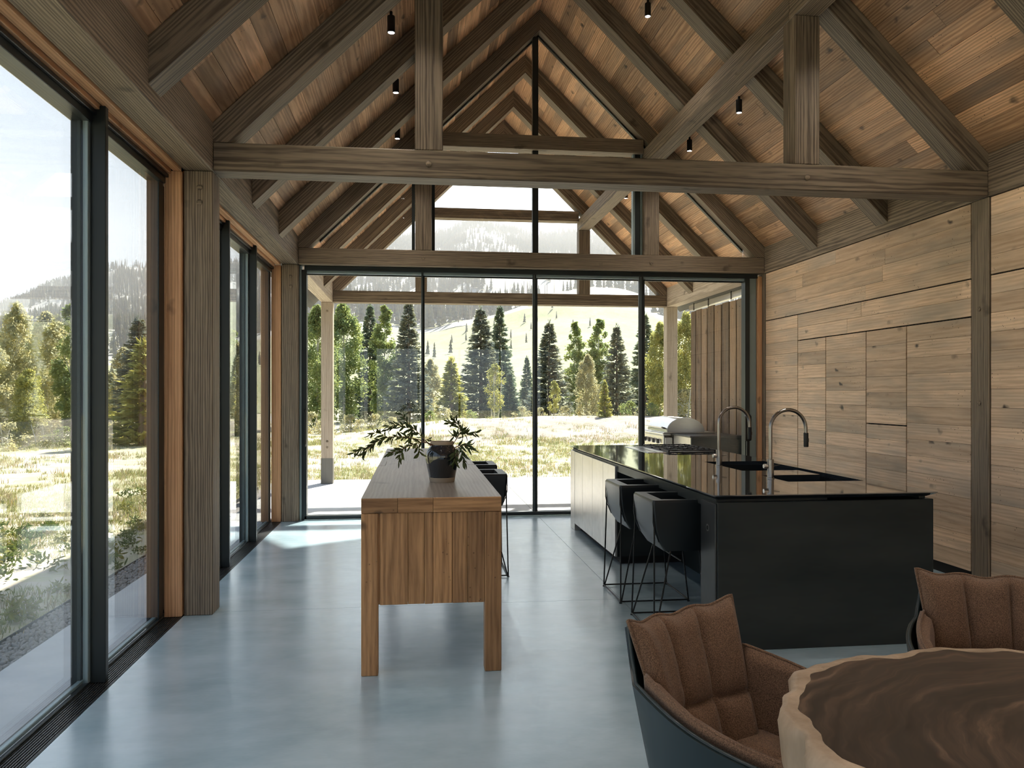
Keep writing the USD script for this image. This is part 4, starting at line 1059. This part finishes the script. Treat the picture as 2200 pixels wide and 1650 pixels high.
# ------------------------------------------------------------------ trees
def cards(c, d, s, L, W, kite=True):
    """Narrow leaf triangles: c base, d direction, s side (n x 3), lengths and widths (n)."""
    n = len(c)
    v = np.stack([c - s * (W * .5)[:, None] * .3, c + d * (L * .45)[:, None] - s * (W * .5)[:, None], c + d * L[:, None], c + d * (L * .45)[:, None] + s * (W * .5)[:, None]], 1).reshape(-1, 3)
    i = np.arange(n)[:, None] * 4
    return v, np.concatenate([i + [0, 1, 2], i + [0, 2, 3]], 0)
def unit(a): return a / (np.linalg.norm(a, axis=-1, keepdims=True) + 1e-9)
def spruce(seed, H=6.0, R=1.15, n_br=420, tw=46, droop=.25):
    r = np.random.default_rng(seed); C, D, Sd, L, W = [], [], [], [], []
    lim = []
    for k in range(n_br):
        t = (k + r.uniform()) / n_br; z = H * (.03 + .95 * t ** .9)
        rad = R * (1 - z / H) ** .85 * r.uniform(.72, 1.12) + .05
        a = r.uniform(0, 6.283)
        out = np.array([math.cos(a), math.sin(a), 0])
        m = max(8, int(tw * (.35 + .65 * (1 - z / H))))
        u = np.sort(r.uniform(.12, 1, m))
        p = out * (rad * u)[:, None] + np.array([0, 0, z]) + np.array([0, 0, 1.]) * ((-droop * rad * u + .22 * rad * u ** 2.5)[:, None])
        side = np.cross(out, [0, 0, 1.]) * np.where(r.uniform(size=m) > .5, 1, -1)[:, None]
        d = unit(out * r.uniform(.5, 1.1, (m, 1)) + side * r.uniform(.1, .9, (m, 1)) + np.array([0, 0, 1.]) * r.uniform(-.45, .35, (m, 1)))
        C.append(p); D.append(d); Sd.append(unit(np.cross(d, r.normal(size=(m, 3))))); L.append(r.uniform(.16, .34, m) * (.55 + .45 * (1 - z / H))); W.append(r.uniform(.05, .09, m))
    m = 20; C.append(np.stack([r.normal(size=m) * .03, r.normal(size=m) * .03, H * r.uniform(.93, 1.0, m)], 1)); d = unit(np.stack([r.normal(size=m) * .3, r.normal(size=m) * .3, np.ones(m)], 1)); D.append(d); Sd.append(unit(np.cross(d, r.normal(size=(m, 3))))); L.append(np.full(m, .25)); W.append(np.full(m, .05))
    return cards(np.vstack(C), np.vstack(D), np.vstack(Sd), np.concatenate(L), np.concatenate(W)), tube([(0, 0, -.3), (0, 0, H * .5), (0, 0, H * .97)], [.13, .07, .012], 7)
def leafy(seed, H=6.0, R=1.0, z0=.12, n=5200, blobs=60, size=.085, stems=1, narrow=1.0):
    r = np.random.default_rng(seed); limbs = []
    bz = H * (z0 + (1 - z0) * r.uniform(0, 1, blobs) ** .85); bz[:2] = H * .97
    prof = np.sin(np.clip((bz / H - z0 + .10) / (1.1 - z0), 0, 1) * math.pi) ** .6
    ba = r.uniform(0, 6.283, blobs); br = R * prof * np.sqrt(r.uniform(0, .8, blobs)); br[:2] = .05
    bc = np.stack([br * np.cos(ba), br * np.sin(ba), bz - .12], 1)
    k = r.integers(0, blobs, n); sd = (R * .25) * (.5 + .7 * prof[k])
    off = unit(r.normal(size=(n, 3))) * (r.uniform(0, 1, n) ** .45 * sd)[:, None]
    c = bc[k] + off * np.array([1, 1, 1.25])
    d = unit(r.normal(size=(n, 3)) + np.array([0, 0, -.3])); s = unit(np.cross(d, r.normal(size=(n, 3))))
    fol = cards(c, d, s, r.uniform(.7, 1.3, n) * size, r.uniform(.5, .8, n) * size)
    for q in range(stems):
        ox, oy = (r.normal() * .10, r.normal() * .10) if stems > 1 else (0, 0)
        limbs.append(tube([(ox, oy, -.2), (ox * 2 + r.normal() * .05, oy * 2 + r.normal() * .05, H * .45), (ox * 2.5, oy * 2.5, H * .93)], [.018 * H / 2 if stems == 1 else .022, .012 * H / 2 if stems == 1 else .016, .006], 7))
    for q in range(10):
        b = bc[r.integers(0, blobs)]; z = max(.15 * H, b[2] * .7); limbs.append(tube([(0, 0, z), tuple(b)], [.02, .006], 5))
    return fol, cat(limbs)
PROT = {}
def tree(kind, lab, x, y, h, w=1.0, rz=0, catname='tree', grp='trees along the far side of the meadow'):
    name, fol, trunk, Lm, bark, H = KINDS[kind]
    zz = float(gz(x, y)) - .03
    if kind not in PROT:
        t = thing(name, lab, catname, (0, 0, 0), 0, grp)
        obj(t, 'foliage', fol, Lm, False); obj(t, 'trunk', trunk, bark, True)
        xf = UsdGeom.Xformable(t); xf.ClearXformOpOrder(); t.RemoveProperty('xformOp:translate')
        PROT[kind] = t
        UsdGeom.Xformable(t).AddTransformOp(opSuffix='place').Set(Gf.Matrix4d().SetScale(Gf.Vec3d(w * h / H, w * h / H, h / H)) * Gf.Matrix4d().SetRotate(Gf.Rotation(Gf.Vec3d(0, 0, 1), rz)) * Gf.Matrix4d().SetTranslate(Gf.Vec3d(x, y, zz)))
        return t
    return copy(PROT[kind], (x, y, zz), rz, lab, catname, grp, (w * h / H, w * h / H, h / H))
def K(name, gen, look, bark, H): return (name, gen[0], gen[1], look, bark, H)
KINDS = {
    'dark': K('spruce_tree', spruce(3, 6., 1.2), 'spruce_green', 'bark', 6.),
    'blue': K('spruce_tree', spruce(4, 6., 1.3, 460, 46, .18), 'spruce_blue', 'bark', 6.),
    'young': K('spruce_tree', spruce(5, 2.6, .55, 160, 26, .05), 'sapling_yellow', 'bark', 2.6),
    'aspen': K('aspen_tree', leafy(6, 6., 1.15, .02, 13000, 130, .125), 'aspen_green', 'bark_pale', 6.),
    'slim': K('aspen_tree', leafy(8, 6., .68, .02, 9500, 110, .115), 'aspen_green', 'bark_pale', 6.),
    'pale': K('willow_tree', leafy(7, 5., 1.05, .0, 11500, 120, .115), 'willow_pale', 'bark_pale', 5.),
    'sapling': K('sapling', leafy(9, 3.4, .62, .22, 3200, 60, .085, 4), 'sapling_yellow', 'bark_pale', 3.4),
    'bushy': K('leafy_tree', leafy(10, 6., 1.2, .0, 13500, 130, .135), 'sapling_yellow', 'bark_pale', 6.),
    'bush': K('shrub', leafy(12, 1.0, .55, .0, 1300, 30, .07, 3), 'willow_pale', 'bark_pale', 1.),
    'darkbush': K('shrub', leafy(13, 1.0, .6, .0, 1500, 30, .07, 3), 'aspen_green', 'bark', 1.),
}
def at(px, dist):
    off = math.atan((px - 1100) / FPX); a = off + math.radians(YAW); return dist * math.sin(a), dist * math.cos(a), dist * math.cos(off)
def plant(kind, lab, px, dist, ptop, w=1.0, catname='tree', grp='trees along the far side of the meadow'):
    x, y, d = at(px, dist); h = EYE - (ptop - 844) / FPX * d - float(gz(x, y))
    return tree(kind, lab, x, y, h, w, rng.uniform(0, 360), catname, grp)
plant('aspen', 'full green aspen left of the left porch post', 682, 35.5, 655, 1.0)
plant('aspen', 'full green aspen just right of the left porch post', 738, 39.5, 652, 1.05)
plant('slim', 'slim green aspen behind the left porch post', 708, 43, 690, 1.1)
plant('dark', 'slender dark spruce between two green aspens, right of the left porch post', 795, 42, 652, .85)
plant('slim', 'slim pale-trunked aspen squeezed between two tall spruces', 827, 37, 652, 1.15)
plant('blue', 'tall blue-grey spruce behind the leftmost glass mullion', 878, 35.5, 645, .95)
plant('young', 'young yellow-green spruce right of the leftmost glass mullion', 970, 33.5, 772, 1.15)
plant('pale', 'low pale willow right of the leftmost glass mullion', 925, 39, 770, .9)
plant('blue', 'broad tall spruce with twin crown, left stem, in the middle pane', 1033, 37.5, 660, 1.15)
plant('dark', 'broad tall spruce with twin crown, right stem, in the middle pane', 1074, 41.0, 655, .85)
plant('sapling', 'yellow-green multi-stemmed sapling in front of the twin spruce', 1064, 31.0, 778, 1.2, 'sapling')
plant('dark', 'dark spruce half behind the centre mullion', 1132, 44, 765, .9)
plant('blue', 'grey-tipped spruce right of the centre mullion', 1180, 36.5, 690, 1.15)
plant('slim', 'slender green aspen between two spruces in the third pane', 1236, 41, 688, 1.1)
plant('slim', 'tall green aspen left of the third-pane spruce', 1288, 42, 682, 1.3)
plant('pale', 'pale young willow behind the small spruce in the third pane', 1262, 34.3, 760, .9)
plant('sapling', 'small yellow-green sapling low in the third pane', 1190, 32, 815, 1.1, 'sapling')
plant('blue', 'tall spruce in the right part of the third pane', 1325, 36, 698, 1.0)
plant('young', 'little pale spruce standing alone on the earth bank', 1299, 29.5, 818, .9)
plant('dark', 'dark spruce behind the rightmost glass mullion', 1385, 40.5, 672, 1.0)
plant('bushy', 'bushy yellow-green tree left of the right porch post', 1418, 33, 690, .85)
plant('bushy', 'bushy yellow-green tree right of the right porch post', 1474, 29.6, 668, .85)
plant('darkbush', 'rounded shrub below the third-pane spruce', 1352, 31.5, 858, 1.2, 'shrub')
plant('dark', 'low dark spruce below the twin spruce', 1095, 33.8, 800, 1.5)
# left meadow
plant('pale', 'tall pale-green tree in the left edge of the first pane', 36, 28.5, 648, .75)
plant('dark', 'dark spruce half hidden behind the pale tree in the first pane', 58, 30, 735, 1.0)
plant('pale', 'wide pale willow in the middle of the first pane', 103, 31, 668, 1.05)
plant('slim', 'tall slim green aspen at the frame of the first pane', 152, 29, 648, 1.15)
plant('bushy', 'low yellow-green tree at the bottom of the first pane', 62, 26.5, 790, 1.1)
plant('pale', 'low pale willow left of the first pane', -12, 27.5, 730, 1.0)
plant('pale', 'pale willow standing farthest back at the left edge of the first pane', 18, 34.5, 700, 1.1)
plant('pale', 'pale willow standing farthest back beside the slim aspen of the first pane', 128, 37.5, 690, 1.1)
plant('pale', 'pale willow standing farthest back between the trees of the first pane', 76, 41, 712, 1.1)
plant('pale', 'pale willow farthest back in the second pane', 268, 36, 745, 1.1)
plant('blue', 'broad spruce in the second pane, cut by the outer post', 298, 28, 680, 1.25)
plant('young', 'pale young spruce in front of the broad second-pane spruce', 308, 25.5, 735, 1.25)
plant('pale', 'low pale willow left of the second-pane spruce', 240, 32, 800, 1.2)
plant('pale', 'pale willow seen through the narrow pane behind the near post', 512, 30, 735, .9)
plant('slim', 'slim aspen seen through the narrow pane behind the near post', 500, 33, 705, 1.2)
for px, d, top, kd, lab in [
    (668, 31, 880, 'bush', 'low pale shrub just left of the left porch post'), (700, 30.5, 893, 'bush', 'low pale shrub behind the left porch post'), (752, 31, 886, 'bush', 'low pale shrub first to the right of the left porch post'),
    (775, 29.5, 897, 'bush', 'smallest pale shrub below the slender dark spruce'), (805, 31.5, 885, 'bush', 'low pale shrub at the foot of the slender dark spruce'), (842, 31, 892, 'bush', 'low pale shrub at the foot of the tall blue-grey spruce'),
    (925, 31, 880, 'darkbush', 'low dark green shrub just right of the leftmost glass mullion'), (955, 31.5, 872, 'bush', 'low pale shrub under the young yellow-green spruce'), (1010, 32, 878, 'darkbush', 'low dark green shrub left of the multi-stemmed sapling'),
    (1120, 32, 870, 'bush', 'low pale shrub left of the centre glass mullion'), (1160, 33, 872, 'bush', 'low pale shrub right of the centre glass mullion'), (1215, 33, 868, 'bush', 'low pale shrub right of the small third-pane sapling'),
    (1260, 32.5, 880, 'bush', 'low pale shrub left of the little spruce on the bank'), (1375, 30.5, 872, 'bush', 'low pale shrub left of the rightmost glass mullion'), (1400, 30, 862, 'darkbush', 'low dark green shrub above the grill handle'),
    (1470, 29, 830, 'bush', 'taller pale shrub behind the grill hood'), (90, 26, 905, 'bush', 'low pale shrub in the middle of the first left pane'), (140, 25.5, 912, 'darkbush', 'low dark green shrub by the frame of the first left pane'),
    (250, 26, 900, 'bush', 'low pale shrub in the second left pane'), (15, 25, 900, 'bush', 'low pale shrub at the left edge of the picture')]:
    plant(kd, lab, px, d, top, 1.2, 'shrub', 'pale scrub before the trees' if kd == 'bush' else 'dark scrub before the trees')

# ------------------------------------------------------------------ hills and mountain
azd = np.array([-60, -40, -26.1, -24.7, -23.4, -22.2, -21.2, -20.2, -19.2, -18, -12.9, -8, -1.8, .2, 1.9, 3.1, 4.3, 5.3, 7, 8.7, 11.4, 14.5, 19.7, 30, 50])
sky_t = np.array([.07, .075, .0905, .103, .117, .1265, .1355, .139, .145, .145, .152, .175, .191, .197, .2005, .2085, .2175, .2115, .206, .2012, .2007, .194, .172, .15, .13])
azg = np.array([-60, -40, -26.1, -22.2, -20.2, -18.4, -12.6, -7.8, -4.4, .2, 3.6, 7, 8.7, 11.4, 15.5, 18.7, 30, 50])
gra_t = np.array([.05, .055, .058, .052, .046, .043, .070, .090, .100, .090, .094, .105, .112, .115, .104, .089, .08, .07])
from scipy.interpolate import PchipInterpolator
fs, fg = PchipInterpolator(azd, sky_t), PchipInterpolator(azg, gra_t)
R1, R2, R3 = 62., 330., 950.
def terrain(r, az):
    e1, e2 = fg(az), fs(az)
    x, y = r * np.sin(np.radians(az)), r * np.cos(np.radians(az))
    z_in = np.interp(r, [0, R1], [0, 0.2]); t = np.clip((r - R1) / (R2 - R1), 0, 1)
    z = .1 + (e1 * R2 + 1.5) * (t ** 1.6)
    t2 = np.clip((r - R2) / (R3 - R2), 0, 1)
    z = np.where(r > R2, (e1 * R2 + 1.5) + ((e2 * R3 + 1.5) - (e1 * R2 + 1.5)) * (t2 ** 1.25), z)
    z = np.where(r > R3, (e2 * R3 + 1.5) - (r - R3) * .35, z)
    n = meshkit.fbm(np.stack([x / 130., y / 130., x * 0], -1), 5, 11) - .5
    fade = np.clip((r - 120) / 250, 0, 1) * np.clip((R3 - r) / 150, .06, 1)
    return x, y, z + n * 34 * fade
def land(name, lab, r0, r1, nr, na, look):
    A, Rr = np.meshgrid(np.linspace(-58, 48, na), np.geomspace(r0, r1, nr))
    x, y, z = terrain(Rr, A)
    obj(None, name, (np.stack([x, y, z], -1).reshape(-1, 3), gridF(na, nr)[:, ::-1]), look, True)
    tag(stage.GetPrimAtPath(f'/World/{name}'), lab, None, None, 'structure')
land('hill', 'open grassy hillside rising behind the trees', 56, 345, 60, 220, 'meadow_grass')
land('mountain', 'pale hazy forested mountain closing the valley', 320, 1080, 110, 330, 'mountain_soil')
# valley haze between the meadow and the mountain
hz = usdkit.material(stage, '/World/Looks/valley_haze', {'v': ('scatter_volume', {'color': (.97, .97, 1.0), 'density': .00032, 'anisotropy': .4})}, volume='v.volume')
obj(None, 'haze', box(-1500, 1500, 70, 1300, -30, 260), hz)
tag(stage.GetPrimAtPath('/World/haze'), 'pale sunlit haze hanging in the valley', 'haze', None, 'stuff')
# far forest on the slopes
def conelet(seed, H=1., R=.17, levels=4):
    r = np.random.default_rng(seed); V, F = [], []
    for l in range(levels):
        z0, z1 = H * (.08 + .8 * l / levels), H * min(1, .42 + .66 * l / levels); rr = R * (1 - .78 * l / levels)
        k = len(V); m = 6
        for j in range(m):
            a = 6.283 * (j + r.uniform(-.2, .2)) / m; q = rr * r.uniform(.75, 1.15); V.append((q * math.cos(a), q * math.sin(a), z0))
        V.append((0, 0, z1)); F += [(k + j, k + (j + 1) % m, k + m) for j in range(m)]
    return np.array(V), np.array(F)
def snag(seed): return meshkit.arrays(tube([(0, 0, 0), (.006, 0, .5), (0, .006, 1.)], [.022, .015, .004], 4))[:2]
rf = np.random.default_rng(77); P, S, I = [], [], []
N = 34000
a = rf.uniform(-30, 24, N); rr = np.sqrt(rf.uniform(R2 ** 2, (R3 + 4) ** 2, N))
x, y, z = terrain(rr, a)
dn = meshkit.fbm(np.stack([x / 75., y / 75., x * 0], -1), 4, 23)
keep = dn > rf.uniform(.36, .60, N)
P.append(np.stack([x, y, z], 1)[keep]); n = keep.sum(); S.append(rf.uniform(6, 11, n)); I.append(rf.choice(3, n, p=[.40, .32, .28]))
N = 900; a = rf.uniform(-28, 22, N); rr = rf.uniform(R3 - 25, R3 + 3, N); x, y, z = terrain(rr, a)
dn = meshkit.fbm(np.stack([a * .8, a * 0, a * 0], -1), 3, 3); keep = dn > rf.uniform(.3, .62, N)
P.append(np.stack([x, y, z], 1)[keep]); n = keep.sum(); S.append(rf.uniform(6, 12, n)); I.append(rf.choice(3, n, p=[.2, .2, .6]))
N = 160; a = rf.uniform(-30, 24, N); rr = rf.uniform(90, R2, N); x, y, z = terrain(rr, a)
dn = meshkit.fbm(np.stack([x / 40., y / 40., x * 0], -1), 3, 29); keep = dn > rf.uniform(.5, .7, N)
P.append(np.stack([x, y, z], 1)[keep]); n = keep.sum(); S.append(rf.uniform(2.5, 4.5, n)); I.append(rf.choice(2, n))
scatter('forest', 'distant conifers and bare burnt trunks covering the mountain', 'forest', [('conifer', conelet(1), 'far_conifer'), ('conifer', conelet(2, 1., .13, 5), 'far_conifer'), ('bare_trunk', snag(1), 'bark')], np.vstack(P), np.concatenate(S), np.concatenate(I), 8)
